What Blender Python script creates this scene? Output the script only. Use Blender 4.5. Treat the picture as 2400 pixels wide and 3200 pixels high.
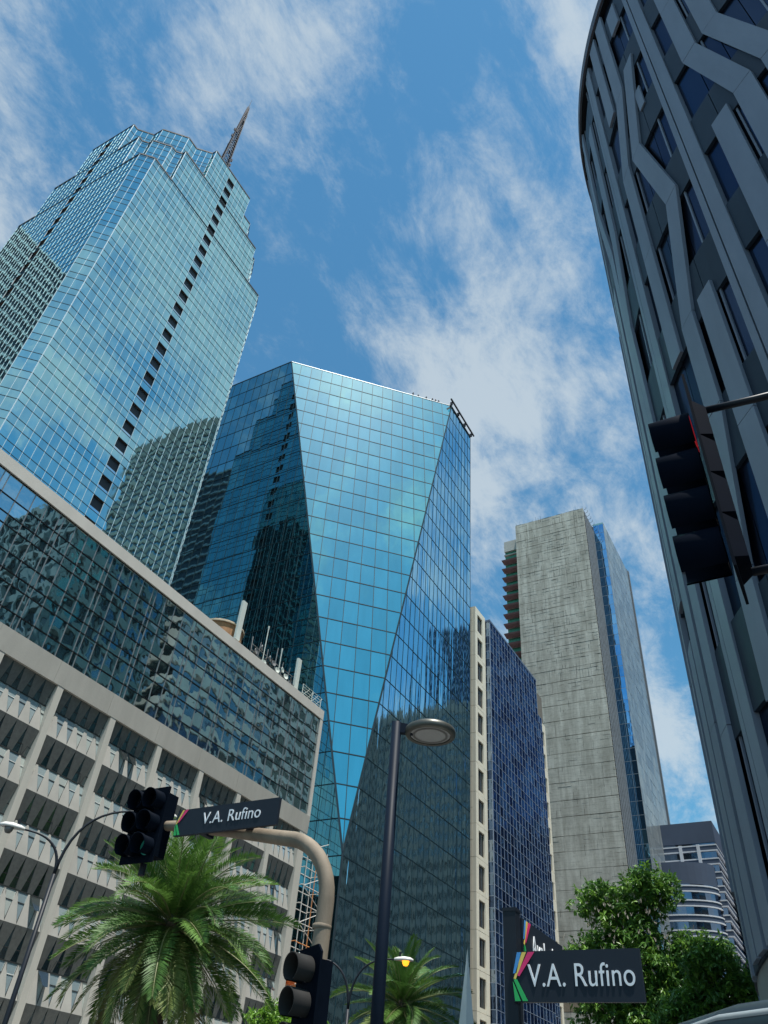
import bpy, math, random
from mathutils import Vector as V, Matrix
random.seed(7)
R_ = math.radians
for o in list(bpy.data.objects): bpy.data.objects.remove(o)
S = bpy.context.scene; C = S.collection

# ---------------------------------------------------------------- camera
cam_d = bpy.data.cameras.new('camera'); cam = bpy.data.objects.new('camera', cam_d); C.objects.link(cam)
CAMROT = Matrix.Rotation(R_(32.06), 4, 'Z') @ Matrix.Rotation(R_(130.21), 4, 'X') @ Matrix.Rotation(R_(5.50), 4, 'Z')
cam.matrix_world = Matrix.Translation((0, 0, 1.6)) @ CAMROT
cam_d.sensor_fit = 'VERTICAL'; cam_d.sensor_height = 24; cam_d.sensor_width = 18; cam_d.lens = 18.0
cam_d.clip_start = 0.05; cam_d.clip_end = 6000
S.camera = cam
S.render.resolution_x, S.render.resolution_y = 768, 1024

# ---------------------------------------------------------------- sky and sun
SUN_EL, SUN_AZ = R_(75.5), R_(114)
SUN = V((math.sin(SUN_AZ) * math.cos(SUN_EL), math.cos(SUN_AZ) * math.cos(SUN_EL), math.sin(SUN_EL)))
W = bpy.data.worlds.new('World'); S.world = W; W.use_nodes = True
nt = W.node_tree; nt.nodes.clear(); N = nt.nodes.new; L = nt.links.new
def math_(nt, op, a=None, b=None, clamp=False):
    n = nt.nodes.new('ShaderNodeMath'); n.operation = op; n.use_clamp = clamp
    for i, x in enumerate((a, b)):
        if x is None: continue
        if isinstance(x, (int, float)): n.inputs[i].default_value = x
        else: nt.links.new(x, n.inputs[i])
    return n.outputs[0]
wo = N('ShaderNodeOutputWorld'); bg = N('ShaderNodeBackground'); L(bg.outputs[0], wo.inputs[0])
bg.inputs[1].default_value = 0.079
sky = N('ShaderNodeTexSky'); sky.sky_type = 'NISHITA'; sky.sun_disc = False
sky.sun_elevation = SUN_EL; sky.sun_rotation = SUN_AZ
sky.altitude = 0; sky.air_density = 1.25; sky.dust_density = 0.15; sky.ozone_density = 2.2
tc = N('ShaderNodeTexCoord'); sep = N('ShaderNodeSeparateXYZ'); L(tc.outputs['Generated'], sep.inputs[0])
zz = math_(nt, 'ADD', math_(nt, 'MAXIMUM', sep.outputs[2], 0.0), 0.22)
comb = N('ShaderNodeCombineXYZ')
L(math_(nt, 'DIVIDE', sep.outputs[0], zz), comb.inputs[0]); L(math_(nt, 'DIVIDE', sep.outputs[1], zz), comb.inputs[1])
mp = N('ShaderNodeMapping'); L(comb.outputs[0], mp.inputs[0])
mp.inputs['Rotation'].default_value = (0, 0, R_(10)); mp.inputs['Scale'].default_value = (2.6, 1.5, 1); mp.inputs['Location'].default_value = (6.2, 2.1, 0)
big = N('ShaderNodeTexNoise'); big.inputs['Scale'].default_value = 0.9; big.inputs['Detail'].default_value = 3; big.inputs['Roughness'].default_value = .5
fine = N('ShaderNodeTexNoise'); fine.inputs['Scale'].default_value = 2.6; fine.inputs['Detail'].default_value = 11; fine.inputs['Roughness'].default_value = .68; fine.inputs['Distortion'].default_value = .2
L(mp.outputs[0], big.inputs['Vector']); L(mp.outputs[0], fine.inputs['Vector'])
veil = N('ShaderNodeTexNoise'); veil.inputs['Scale'].default_value = 7.5; veil.inputs['Detail'].default_value = 9; veil.inputs['Roughness'].default_value = .7; veil.inputs['Distortion'].default_value = .6; L(mp.outputs[0], veil.inputs['Vector'])
msum = math_(nt, 'ADD', math_(nt, 'ADD', math_(nt, 'MULTIPLY', big.outputs[0], 0.70), math_(nt, 'MULTIPLY', fine.outputs[0], 0.68)), math_(nt, 'MULTIPLY', veil.outputs[0], 0.24))
cr_ = N('ShaderNodeValToRGB'); L(msum, cr_.inputs[0])
cr_.color_ramp.interpolation = 'EASE'
cr_.color_ramp.elements[0].position = .735; cr_.color_ramp.elements[0].color = (0, 0, 0, 1)
cr_.color_ramp.elements[1].position = .965; cr_.color_ramp.elements[1].color = (1, 1, 1, 1)
cl = N('ShaderNodeMixRGB'); cl.blend_type = 'MIX'
L(math_(nt, 'MULTIPLY', cr_.outputs[0], .70), cl.inputs[0])
tint = N('ShaderNodeMixRGB'); tint.blend_type = 'MULTIPLY'; tint.inputs[0].default_value = 1
L(sky.outputs[0], tint.inputs[1]); tint.inputs[2].default_value = (0.66, 1.26, 1.34, 1)
L(tint.outputs[0], cl.inputs[1]); cl.inputs[2].default_value = (6.6, 7.3, 7.6, 1)
L(cl.outputs[0], bg.inputs[0])
sd = bpy.data.lights.new('sun', 'SUN'); sd.energy = 5.0; sd.angle = R_(.55); sd.color = (1, .965, .90)
so = bpy.data.objects.new('sun', sd); C.objects.link(so); so.rotation_euler = SUN.to_track_quat('Z', 'Y').to_euler(); so.location = SUN * 300
S.view_settings.view_transform = 'Standard'; S.view_settings.look = 'None'; S.view_settings.exposure = 0.38; S.view_settings.gamma = 1
S.render.engine = 'CYCLES'
S.cycles.max_bounces = 8; S.cycles.glossy_bounces = 5; S.cycles.sample_clamp_indirect = 6

# ---------------------------------------------------------------- materials
MATS = {}
def newmat(name):
    m = bpy.data.materials.new(name); m.use_nodes = True; MATS[name] = m
    return m, m.node_tree, m.node_tree.nodes['Principled BSDF']
def M(name, col=None, rough=.6, metal=0.0, var=.18, scale=1.5, bump=0.0, bscale=20., stretch=(1, 1, 1), spec=.5, translucent=0, dirt=None, emit=0):
    if name in MATS: return MATS[name]
    m, t, b = newmat(name); n = t.nodes.new; l = t.links.new
    geo = n('ShaderNodeNewGeometry'); mp = n('ShaderNodeMapping'); mp.inputs['Scale'].default_value = stretch; l(geo.outputs['Position'], mp.inputs[0])
    no = n('ShaderNodeTexNoise'); no.inputs['Scale'].default_value = scale; no.inputs['Detail'].default_value = 7; no.inputs['Roughness'].default_value = .62; l(mp.outputs[0], no.inputs['Vector'])
    mx = n('ShaderNodeMixRGB'); l(no.outputs[0], mx.inputs[0])
    c = V(col[:3]); d = V(dirt) if dirt else c * (1 - 1.6 * var)
    hi = c * (1 + 1.2 * var)
    mx.inputs[1].default_value = (*[max(0, x) for x in d], 1); mx.inputs[2].default_value = (*[min(1, x) for x in hi], 1)
    l(mx.outputs[0], b.inputs['Base Color'])
    b.inputs['Roughness'].default_value = rough; b.inputs['Metallic'].default_value = metal; b.inputs['Specular IOR Level'].default_value = spec
    if bump:
        n2 = n('ShaderNodeTexNoise'); n2.inputs['Scale'].default_value = bscale; n2.inputs['Detail'].default_value = 5; l(geo.outputs['Position'], n2.inputs['Vector'])
        bp = n('ShaderNodeBump'); bp.inputs['Distance'].default_value = bump; l(n2.outputs[0], bp.inputs['Height']); l(bp.outputs[0], b.inputs['Normal'])
    if emit: b.inputs['Emission Color'].default_value = (*col[:3], 1); b.inputs['Emission Strength'].default_value = emit
    if translucent:
        out = t.nodes['Material Output']; tr = n('ShaderNodeBsdfTranslucent'); l(mx.outputs[0], tr.inputs[0]); ms = n('ShaderNodeMixShader'); ms.inputs[0].default_value = translucent
        l(b.outputs[0], ms.inputs[1]); l(tr.outputs[0], ms.inputs[2]); l(ms.outputs[0], out.inputs[0])
    return m
def G(name, tint, rough=.03, wav=.02, wscale=.35, dark=(.01, .02, .025), mixv=.9, vstretch=(1, 1, .5)):
    """coated curtain-wall glass: tinted mirror over a dark interior, panes slightly wavy"""
    if name in MATS: return MATS[name]
    m, t, b = newmat(name); n = t.nodes.new; l = t.links.new
    geo = n('ShaderNodeNewGeometry'); mp = n('ShaderNodeMapping'); mp.inputs['Scale'].default_value = vstretch; l(geo.outputs['Position'], mp.inputs[0])
    no = n('ShaderNodeTexNoise'); no.inputs['Scale'].default_value = wscale; no.inputs['Detail'].default_value = 2.5; l(mp.outputs[0], no.inputs['Vector'])
    bp = n('ShaderNodeBump'); bp.inputs['Distance'].default_value = wav; l(no.outputs[0], bp.inputs['Height'])
    gl = n('ShaderNodeBsdfGlossy'); gl.inputs['Roughness'].default_value = rough; l(bp.outputs[0], gl.inputs['Normal'])
    n3 = n('ShaderNodeTexNoise'); n3.inputs['Scale'].default_value = .8; n3.inputs['Detail'].default_value = 4
    mp3 = n('ShaderNodeMapping'); mp3.inputs['Scale'].default_value = (1, 1, .12); l(geo.outputs['Position'], mp3.inputs[0]); l(mp3.outputs[0], n3.inputs['Vector'])
    mx = n('ShaderNodeMixRGB'); l(n3.outputs[0], mx.inputs[0]); mx.inputs[1].default_value = (*[x * .84 for x in tint], 1); mx.inputs[2].default_value = (*[min(1, x * 1.1) for x in tint], 1)
    l(mx.outputs[0], gl.inputs['Color'])
    b.inputs['Base Color'].default_value = (*dark, 1); b.inputs['Roughness'].default_value = .4
    ms = n('ShaderNodeMixShader'); ms.inputs[0].default_value = mixv; l(b.outputs[0], ms.inputs[1]); l(gl.outputs[0], ms.inputs[2]); l(ms.outputs[0], t.nodes['Material Output'].inputs[0])
    return m

# ---------------------------------------------------------------- mesh helpers
class MB:
    def __init__(s): s.v = []; s.f = []; s.m = []
    def add(s, vs, fs, mi=0):
        k = len(s.v); s.v += [tuple(x) for x in vs]; s.f += [tuple(i + k for i in f) for f in fs]; s.m += [mi] * len(fs); return s
    def hexa(s, p, mi=0):     # 8 points: 4 low ring, 4 high ring (ccw seen from the high side)
        return s.add(p, [(3, 2, 1, 0), (4, 5, 6, 7), (0, 1, 5, 4), (1, 2, 6, 5), (2, 3, 7, 6), (3, 0, 4, 7)], mi)
    def box(s, x0, x1, y0, y1, z0, z1, mi=0):
        return s.hexa([(x0, y0, z0), (x1, y0, z0), (x1, y1, z0), (x0, y1, z0), (x0, y0, z1), (x1, y0, z1), (x1, y1, z1), (x0, y1, z1)], mi)
    def bar(s, p, q, w, n, d, mi=0, back=0.0):   # bar from p to q, width w, n = outward normal, depth d
        p, q, n = V(p), V(q), V(n); a = (q - p).normalized(); t = n.cross(a).normalized() * (w / 2)
        b = n * -back; e = n * d
        return s.hexa([p - t + b, p + t + b, q + t + b, q - t + b, p - t + e, p + t + e, q + t + e, q - t + e], mi)
    def prism(s, poly, vec, mi=0):
        n = len(poly); vec = V(vec); vs = [V(p) for p in poly] + [V(p) + vec for p in poly]
        return s.add(vs, [tuple(range(n - 1, -1, -1)), tuple(range(n, 2 * n))] + [(i, (i + 1) % n, n + (i + 1) % n, n + i) for i in range(n)], mi)
    def tube(s, pts, r, n=10, mi=0, cap=True):
        pts = [V(p) for p in pts]; rs = r if isinstance(r, (list, tuple)) else [r] * len(pts)
        k = len(s.v); up = V((0, 0, 1)); prev = None
        for i, p in enumerate(pts):
            d = (pts[min(i + 1, len(pts) - 1)] - pts[max(i - 1, 0)]).normalized()
            if prev is None: a = d.cross(up if abs(d.z) < .9 else V((1, 0, 0))).normalized()
            else: a = (prev - d * prev.dot(d)).normalized()
            prev = a; b = d.cross(a)
            s.v += [tuple(p + (a * math.cos(2 * math.pi * j / n) + b * math.sin(2 * math.pi * j / n)) * rs[i]) for j in range(n)]
        for i in range(len(pts) - 1):
            for j in range(n):
                s.f.append((k + i * n + j, k + i * n + (j + 1) % n, k + (i + 1) * n + (j + 1) % n, k + (i + 1) * n + j)); s.m.append(mi)
        if cap:
            s.f.append(tuple(k + j for j in range(n - 1, -1, -1))); s.m.append(mi)
            s.f.append(tuple(k + (len(pts) - 1) * n + j for j in range(n))); s.m.append(mi)
        return s
    def lathe(s, prof, o, axis=(0, 0, 1), n=24, mi=0):   # prof: (radius, along-axis)
        ax = V(axis).normalized(); a = ax.orthogonal().normalized(); b = ax.cross(a); o = V(o); k = len(s.v)
        for r, h in prof: s.v += [tuple(o + ax * h + (a * math.cos(2 * math.pi * j / n) + b * math.sin(2 * math.pi * j / n)) * r) for j in range(n)]
        for i in range(len(prof) - 1):
            for j in range(n):
                s.f.append((k + i * n + j, k + i * n + (j + 1) % n, k + (i + 1) * n + (j + 1) % n, k + (i + 1) * n + j)); s.m.append(mi)
        return s
    def mesh(s, name, mats, smooth=False):
        me = bpy.data.meshes.new(name); me.from_pydata(s.v, [], s.f)
        for m in (mats if isinstance(mats, (list, tuple)) else [mats]): me.materials.append(m)
        if any(s.m): me.polygons.foreach_set('material_index', s.m)
        if smooth: me.polygons.foreach_set('use_smooth', [True] * len(me.polygons))
        me.update(); return me
    def build(s, name, mats, parent=None, smooth=False, kind=None):
        o = bpy.data.objects.new(name, s.mesh(name, mats, smooth)); C.objects.link(o); setp(o, parent)
        if kind: o['kind'] = kind
        return o
def setp(o, parent):
    if parent is not None:
        o.parent = parent
        w = BASE.get(parent.name)
        o.matrix_parent_inverse = w.inverted() if w is not None else Matrix()
    BASE[o.name] = o.matrix_basis.copy() if parent is None else o.matrix_basis.copy()
BASE = {}
def thing(name, label, cat, loc=(0, 0, 0), group=None):
    o = bpy.data.objects.new(name, None); C.objects.link(o); o.location = loc; o.empty_display_size = .3
    BASE[o.name] = Matrix.Translation(loc)
    return tag(o, label, cat, group)
def tag(o, label, cat, group=None):
    o['label'] = label; o['category'] = cat
    if group: o['group'] = group
    return o
def struct(o): o['kind'] = 'structure'; return o
INV = CAMROT.to_3x3().transposed()
def pix(p):
    c = INV @ (V(p) - V((0, 0, 1.6)))
    if c.z > -.01: return None
    return 1200 + 2400 * c.x / -c.z, 1600 - 2400 * c.y / -c.z, c.length

# ---------------------------------------------------------------- curtain walls
def clip(poly, cp):
    for i in range(len(cp)):
        a, b = cp[i], cp[(i + 1) % len(cp)]; out = []
        ins = lambda p: (b[0] - a[0]) * (p[1] - a[1]) - (b[1] - a[1]) * (p[0] - a[0]) >= -1e-9
        for j in range(len(poly)):
            p, q = poly[j], poly[(j + 1) % len(poly)]; ip, iq = ins(p), ins(q)
            if ip: out.append(p)
            if ip != iq:
                d1 = (b[0] - a[0]) * (p[1] - a[1]) - (b[1] - a[1]) * (p[0] - a[0]); d2 = (b[0] - a[0]) * (q[1] - a[1]) - (b[1] - a[1]) * (q[0] - a[0]); t = d1 / (d1 - d2)
                out.append((p[0] + (q[0] - p[0]) * t, p[1] + (q[1] - p[1]) * t))
        poly = out
        if len(poly) < 3: return []
    return poly
def area2(p): return abs(sum(p[i][0] * p[(i + 1) % len(p)][1] - p[(i + 1) % len(p)][0] * p[i][1] for i in range(len(p)))) / 2
class Wall:
    """collects the panes and mullions of one building; finish() makes the 300 largest in view single parts"""
    def __init__(s, parent, seen=lambda x, y: True): s.p = parent; s.seen = seen; s.panes = []; s.vm = MB(); s.hm = MB()
    def face(s, O, U, Vv, poly, us, vs, mats, gap=.07, depth=.06, tilt=.004, vw=.09, hw=.09, proud=.05, skip=None, pick=None):
        O, U, Vv = V(O), V(U).normalized(), V(Vv).normalized(); Nn = U.cross(Vv)
        if us is None: us = [min(p[0] for p in poly), max(p[0] for p in poly)]
        g = gap / 2
        for i in range(len(us) - 1):
            for j in range(len(vs) - 1):
                if skip and skip(i, j, (us[i] + us[i + 1]) / 2, (vs[j] + vs[j + 1]) / 2): continue
                r = clip([(us[i] + g, vs[j] + g), (us[i + 1] - g, vs[j] + g), (us[i + 1] - g, vs[j + 1] - g), (us[i] + g, vs[j + 1] - g)], poly)
                if not r or area2(r) < .05: continue
                cx = sum(p[0] for p in r) / len(r); cy = sum(p[1] for p in r) / len(r)
                m = pick(cx, cy, j) if pick else random.choice(mats)
                s.panes.append((O + U * cx + Vv * cy, U, Vv, Nn, tuple((round(p[0] - cx, 3), round(p[1] - cy, 3)) for p in r), m, depth, random.gauss(0, tilt), random.gauss(0, tilt), area2(r)))
        big = [(-1e4, -1e4), (1e4, -1e4), (1e4, 1e4), (-1e4, 1e4)]
        def line(mb, a, b, w):
            # clip segment to convex poly
            t0, t1 = 0., 1.
            for i in range(len(poly)):
                p, q = poly[i], poly[(i + 1) % len(poly)]
                f = lambda x: (q[0] - p[0]) * (x[1] - p[1]) - (q[1] - p[1]) * (x[0] - p[0])
                d1, d2 = f(a) + 1e-6, f(b) + 1e-6
                if d1 < 0 and d2 < 0: return
                if d1 < 0: t0 = max(t0, d1 / (d1 - d2))
                elif d2 < 0: t1 = min(t1, d1 / (d1 - d2))
            if t1 - t0 < 1e-3: return
            P = lambda t: O + U * (a[0] + (b[0] - a[0]) * t) + Vv * (a[1] + (b[1] - a[1]) * t)
            mb.bar(P(t0), P(t1), w, Nn, depth + proud, back=.03)
        if vw:
            for u in us: line(s.vm, (u, vs[0]), (u, vs[-1]), vw)
        if hw:
            for v in vs: line(s.hm, (us[0], v), (us[-1], v), hw * 1.003)
    def finish(s, vmat, hmat, limit=300, name='pane'):
        sc = []
        for k, p in enumerate(s.panes):
            q = pix(p[0]); f = 0
            if q and 0 < q[0] < 2400 and 0 < q[1] < 3200 and s.seen(q[0], q[1]):
                f = p[9] * max(0, (V((0, 0, 1.6)) - p[0]).normalized().dot(p[3])) / q[2] ** 2
            sc.append((f, k))
        sc.sort(reverse=True); single = {k for f, k in sc[:limit] if f > 0}
        cache = {}; rest = {}
        for k, (c, U, Vv, Nn, loc, m, dp, t1, t2, a) in enumerate(s.panes):
            R3 = Matrix((U, Vv, Nn)).transposed()
            if k in single:
                key = (loc, m.name, dp)
                if key not in cache: cache[key] = MB().prism([(x, y, 0) for x, y in loc], (0, 0, dp)).mesh(name, m)
                o = bpy.data.objects.new(name, cache[key]); C.objects.link(o)
                o.matrix_basis = Matrix.Translation(c) @ (R3 @ Matrix.Rotation(t1, 3, 'X') @ Matrix.Rotation(t2, 3, 'Y')).to_4x4()
                setp(o, s.p)
            else:
                mb = rest.setdefault(m.name, MB()); n = len(loc)
                up = [c + U * x + Vv * y + Nn * (dp + x * t2 + y * t1) for x, y in loc]; dn = [c + U * x + Vv * y for x, y in loc]
                mb.add(up + dn, [tuple(range(n))] + [(i, n + i, n + (i + 1) % n, (i + 1) % n) for i in range(n)])
        if rest:
            tot = MB(); ms = []
            for i, (mn, mb) in enumerate(rest.items()): tot.add(mb.v, mb.f, i); ms.append(MATS[mn])
            tot.build('far_' + name + 's', ms, s.p, kind='stuff')
        if s.vm.v: s.vm.build('upright_mullions', vmat, s.p, kind='stuff')
        if s.hm.v: s.hm.build('cross_mullions', hmat, s.p, kind='stuff')
def rng(a, b, step):
    n = max(1, round((b - a) / step)); return [a + (b - a) * i / n for i in range(n + 1)]

# ================================================================ ground, road, pavements
asph = M('asphalt', (.055, .055, .06), .9, var=.25, scale=.6, bump=.004, bscale=60)
pave = M('paving', (.32, .31, .29), .85, var=.15, scale=1.2, bump=.003, bscale=30)
struct(MB().add([(-900, -700, 0), (900, -700, 0), (900, 1400, 0), (-900, 1400, 0)], [(0, 1, 2, 3)]).build('ground', M('city_ground', (.12, .12, .115), .95, var=.2, scale=.05)))
struct(MB().add([(-36, -300, .012), (-9, -300, .012), (-9, 600, .012), (-36, 600, .012)], [(0, 1, 2, 3)]).build('avenue_road', asph))
struct(MB().add([(-9, -16, .008), (200, -16, .008), (200, 8, .008), (-9, 8, .008)], [(0, 1, 2, 3)]).build('side_street_road', asph))
for nm, x0, x1, y0, y1 in (('pavement_west', -44, -36, -300, 600), ('pavement_east', -9, -3, 8.2, 600)):
    struct(MB().box(x0, x1, y0, y1, 0, .14).build(nm, pave))
mk = MB()
for x in (-29.2, -22.6, -15.8):
    for k in range(60): mk.box(x - .07, x + .07, -120 + k * 9, -117 + k * 9, .013, .018)
struct(mk.build('lane_marking', M('road_paint', (.75, .75, .72), .7)))

# ================================================================ stepped glass tower with antenna (left)
dkline = M('dark_trim', (.02, .024, .03), .5, var=.1)
GTm = [G('tower_glass_a', (.45, .77, .78), .02, .03, .22), G('tower_glass_b', (.43, .74, .755), .03, .03, .22), G('tower_glass_c', (.475, .80, .80), .02, .03, .25), G('tower_glass_d', (.41, .71, .73), .04, .03, .25)]
silver = M('silver_mullion', (.66, .74, .77), .45, .3, var=.08)
lowtop = lambda x: 1410 + .804 * x
gt = thing('stepped_glass_tower', 'tall teal mirrored tower with a stepped crown, notched balcony column and lattice antenna', 'tower', (-98.8, 50.65, 0))
gtw = Wall(gt, lambda x, y: y < lowtop(x) - 15)
Q1 = [(18.8, -16.75), (18.8, 16.75)]
def ring(quad):    # quadrant list from +X arm edge to +Y arm edge -> full ccw ring
    pts = []
    for k in range(4):
        c, s_ = [(1, 0), (0, 1), (-1, 0), (0, -1)][k]
        pts += [(x * c - y * s_, x * s_ + y * c) for x, y in quad]
    return pts
T1 = ring([(18.8, 16.8), (16.8, 18.8)])
T2 = ring([(18.8, 12.1), (17.9, 12.1), (16.9, 13.1), (16.9, 14.2), (14.2, 16.9), (13.1, 16.9), (12.1, 17.9), (12.1, 18.8)])
T3 = ring([(18.8, 6.08), (17.7, 6.08), (15.1, 8.6), (15.1, 11.15), (11.15, 15.1), (8.6, 15.1), (6.08, 17.7), (6.08, 18.8)])
PIT = 3.925; TOP0 = 165.43
zl = sorted({round(TOP0 - PIT * k, 3) for k in range(42)} | {round(TOP0 - 2.45 - PIT * k, 3) for k in range(42)})
zl = [z for z in zl if z > 2]
balc = M('loggia_dark', (.030, .028, .030), .7, var=.2); loggl = G('loggia_glass', (.62, .82, .90), .05, .01); soff = M('loggia_soffit', (.14, .10, .08), .8)
for ring_, z0, z1 in ((T1, 0, 144.2), (T2, 144.2, 156.15), (T3, 156.15, 168.25)):
    n = len(ring_); ins = [(x * .985 - 98.8, y * .985 + 50.65) for x, y in ring_]
    MB().prism([(x, y, z0) for x, y in ins], (0, 0, z1 - z0 - .05)).build('core_wall', dkline, gt)
    par = MB()
    for i in range(n):
        a, b = ring_[i], ring_[(i + 1) % n]
        A = V((a[0] - 98.8, a[1] + 50.65, 0)); B = V((b[0] - 98.8, b[1] + 50.65, 0)); d = B - A; ln = d.length; nn = V((d.y, -d.x, 0)).normalized()
        nh = {144.2: 12.1, 156.15: 6.08}.get(z1, 0); dd_ = d.normalized(); mid_ = (A + B) / 2
        sg = [(A, B)] if ln < 10 or not nh else [(A, mid_ - dd_ * nh), (mid_ + dd_ * nh, B)]
        for a_, b_ in sg: par.bar(a_ + V((0, 0, z1 - .18)) - nn * .02, b_ + V((0, 0, z1 - .18)) - nn * .02, .42, nn, .16, back=.2)
        if nn.x < -.5: continue
        zs = [z0] + [z for z in zl if z0 + .5 < z < z1 - .3] + [z1 - .3]
        arm = ln > 10
        if arm:
            h = (ln - 2.1) / 2; us = rng(0, h, 1.32) + rng(h + 2.1, ln, 1.32)
        else: us = rng(0, ln, 1.32)
        def sk(i_, j_, u, v, arm=arm, ln=ln):
            if not (arm and abs(u - ln / 2) < .9): return False
            f = (TOP0 - v) % PIT
            return f < 2.45 and v < TOP0
        gtw.face(A, d, (0, 0, 1), [(0, z0), (ln, z0), (ln, z1), (0, z1)], us, zs, GTm, gap=.05, depth=.06, tilt=.0024, vw=.06, hw=.085, proud=.04, skip=sk)
        if arm:
            mid = (A + B) / 2; dd = d.normalized()
            for k in range(40):
                zt = TOP0 - PIT * k; zb = zt - 2.45
                if not (z0 - .1 <= zb and zt <= z1): continue
                if zb < 4: continue
                bb = MB(); hw_ = 1.02; dp = 1.7
                P = lambda t, q, z: mid + dd * t - nn * q + V((0, 0, z))
                bb.add([P(-hw_, 0, zb), P(hw_, 0, zb), P(hw_, 0, zt), P(-hw_, 0, zt), P(-hw_, dp, zb), P(hw_, dp, zb), P(hw_, dp, zt), P(-hw_, dp, zt)], [(0, 1, 5, 4), (4, 5, 6, 7)])
                bb.add([P(-hw_, 0, zt), P(hw_, 0, zt), P(hw_, dp, zt), P(-hw_, dp, zt)], [(3, 2, 1, 0)], 2)
                bb.add([P(-hw_, 0, zb), P(-hw_, 0, zt), P(-hw_, dp, zt), P(-hw_, dp, zb)], [(0, 1, 2, 3)], 0)
                bb.add([P(hw_, 0, zb), P(hw_, 0, zt), P(hw_, dp, zt), P(hw_, dp, zb)], [(3, 2, 1, 0)], 1)
                # balustrade glass
                bb.add([P(-hw_, .06, zb), P(hw_, .06, zb), P(hw_, .06, zb + .55), P(-hw_, .06, zb + .55)], [(0, 1, 2, 3)], 1)
                bb.build('balcony', [balc, loggl, soff], gt)
    par.build('roof_parapet', dkline, gt)
gtw.finish(silver, M('tower_cross_mullion', (.035, .06, .075), .4, .3, var=.1))
ant = thing('lattice_antenna', 'dark lattice antenna mast rising from the stepped tower roof', 'antenna', (-86.2, 50.9, 168))
am = M('antenna_steel', (.045, .038, .045), .6, .3, var=.3, scale=3)
legs = [(math.cos(a), math.sin(a)) for a in (.5, 2.07, 3.64, 5.21)]
def ar(z): return 1.45 * (1 - (z - 168) / 46) ** .9 + .22
for cx_, cy_ in legs:
    MB().tube([(-86.2 + cx_ * ar(z), 50.9 + cy_ * ar(z), z) for z in (168, 178, 188, 198, 208, 212)], .11, 6).build('leg', am, ant)
br = MB(); z = 168.
while z < 209:
    z2 = z + max(.9, ar(z) * 1.3)
    for i in range(4):
        a, b = legs[i], legs[(i + 1) % 4]; r1, r2 = ar(z), ar(z2)
        br.tube([(-86.2 + a[0] * r1, 50.9 + a[1] * r1, z), (-86.2 + b[0] * r2, 50.9 + b[1] * r2, z2)], .055, 5)
        br.tube([(-86.2 + b[0] * r1, 50.9 + b[1] * r1, z), (-86.2 + a[0] * r2, 50.9 + a[1] * r2, z2)], .055, 5)
        br.tube([(-86.2 + a[0] * r1, 50.9 + a[1] * r1, z), (-86.2 + b[0] * r1, 50.9 + b[1] * r1, z)], .05, 5)
    z = z2
br.build('lattice_bracing', am, ant, kind='stuff')
MB().tube([(-86.2, 50.9, 208), (-86.2, 50.9, 217)], [.12, .04], 6).build('whip', am, ant)
for k in range(14):
    z = 176 + k * 2.4; a = random.random() * 6.28; r = ar(z) + .15
    MB().box(-86.2 + r * math.cos(a) - .14, -86.2 + r * math.cos(a) + .14, 50.9 + r * math.sin(a) - .14, 50.9 + r * math.sin(a) + .14, z, z + 1.1).build('aerial', am, ant)
tag(MB().tube([(-84, 56.2, 168), (-84, 56.2, 173.6)], [.06, .03], 6).build('whip_antenna', am), 'thin whip aerial on the stepped tower roof beside the lattice mast', 'antenna')

# ================================================================ faceted teal glass tower (centre)
ct = thing('faceted_glass_tower', 'turquoise mirrored tower whose corner is cut into an inverted triangular facet', 'tower', (-56.4, 87.93, 0))
AX, AY, AZ, TZ = -56.4, 87.93, 31.94, 147.4
CR_, RE, LE = 29.0, 40.66, 62.0      # chamfer, R end, L end
cw = Wall(ct, lambda x, y: (y < lowtop(x) - 20 or x > 1000) and x < 1480)
fl = [TZ - 4.83 * k for k in range(31)][::-1]
cgL = [G('facet_glass_a', (.26, .48, .52), .012, .018, .2), G('facet_glass_b', (.22, .42, .47), .02, .018, .2)]
cgC = [G('facet_glass_c', (.30, .86, .80), .02, .03, .2), G('facet_glass_d', (.275, .80, .75), .03, .03, .2), G('facet_glass_e', (.33, .91, .84), .02, .03, .2)]
cgR = [G('facet_glass_f', (.55, .84, .95), .02, .10, .5, vstretch=(1, 1, .1)), G('facet_glass_g', (.48, .78, .92), .03, .10, .5, vstretch=(1, 1, .1))]
# left face, normal -Y, u runs +X
cw.face((AX - LE, AY, 0), (1, 0, 0), (0, 0, 1), [(0, 2), (LE, 2), (LE, AZ), (LE - CR_, TZ), (0, TZ)], rng(0, LE, 2.3), fl, cgL, tilt=.0016, vw=.07, hw=.13)
# right face, normal +X, u runs +Y
cw.face((AX, AY, 0), (0, 1, 0), (0, 0, 1), [(0, 2), (RE, 2), (RE, TZ), (CR_, TZ), (0, AZ)], rng(0, RE, 1.75), fl, cgR, tilt=.0022, vw=.07, hw=.13)
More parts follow.
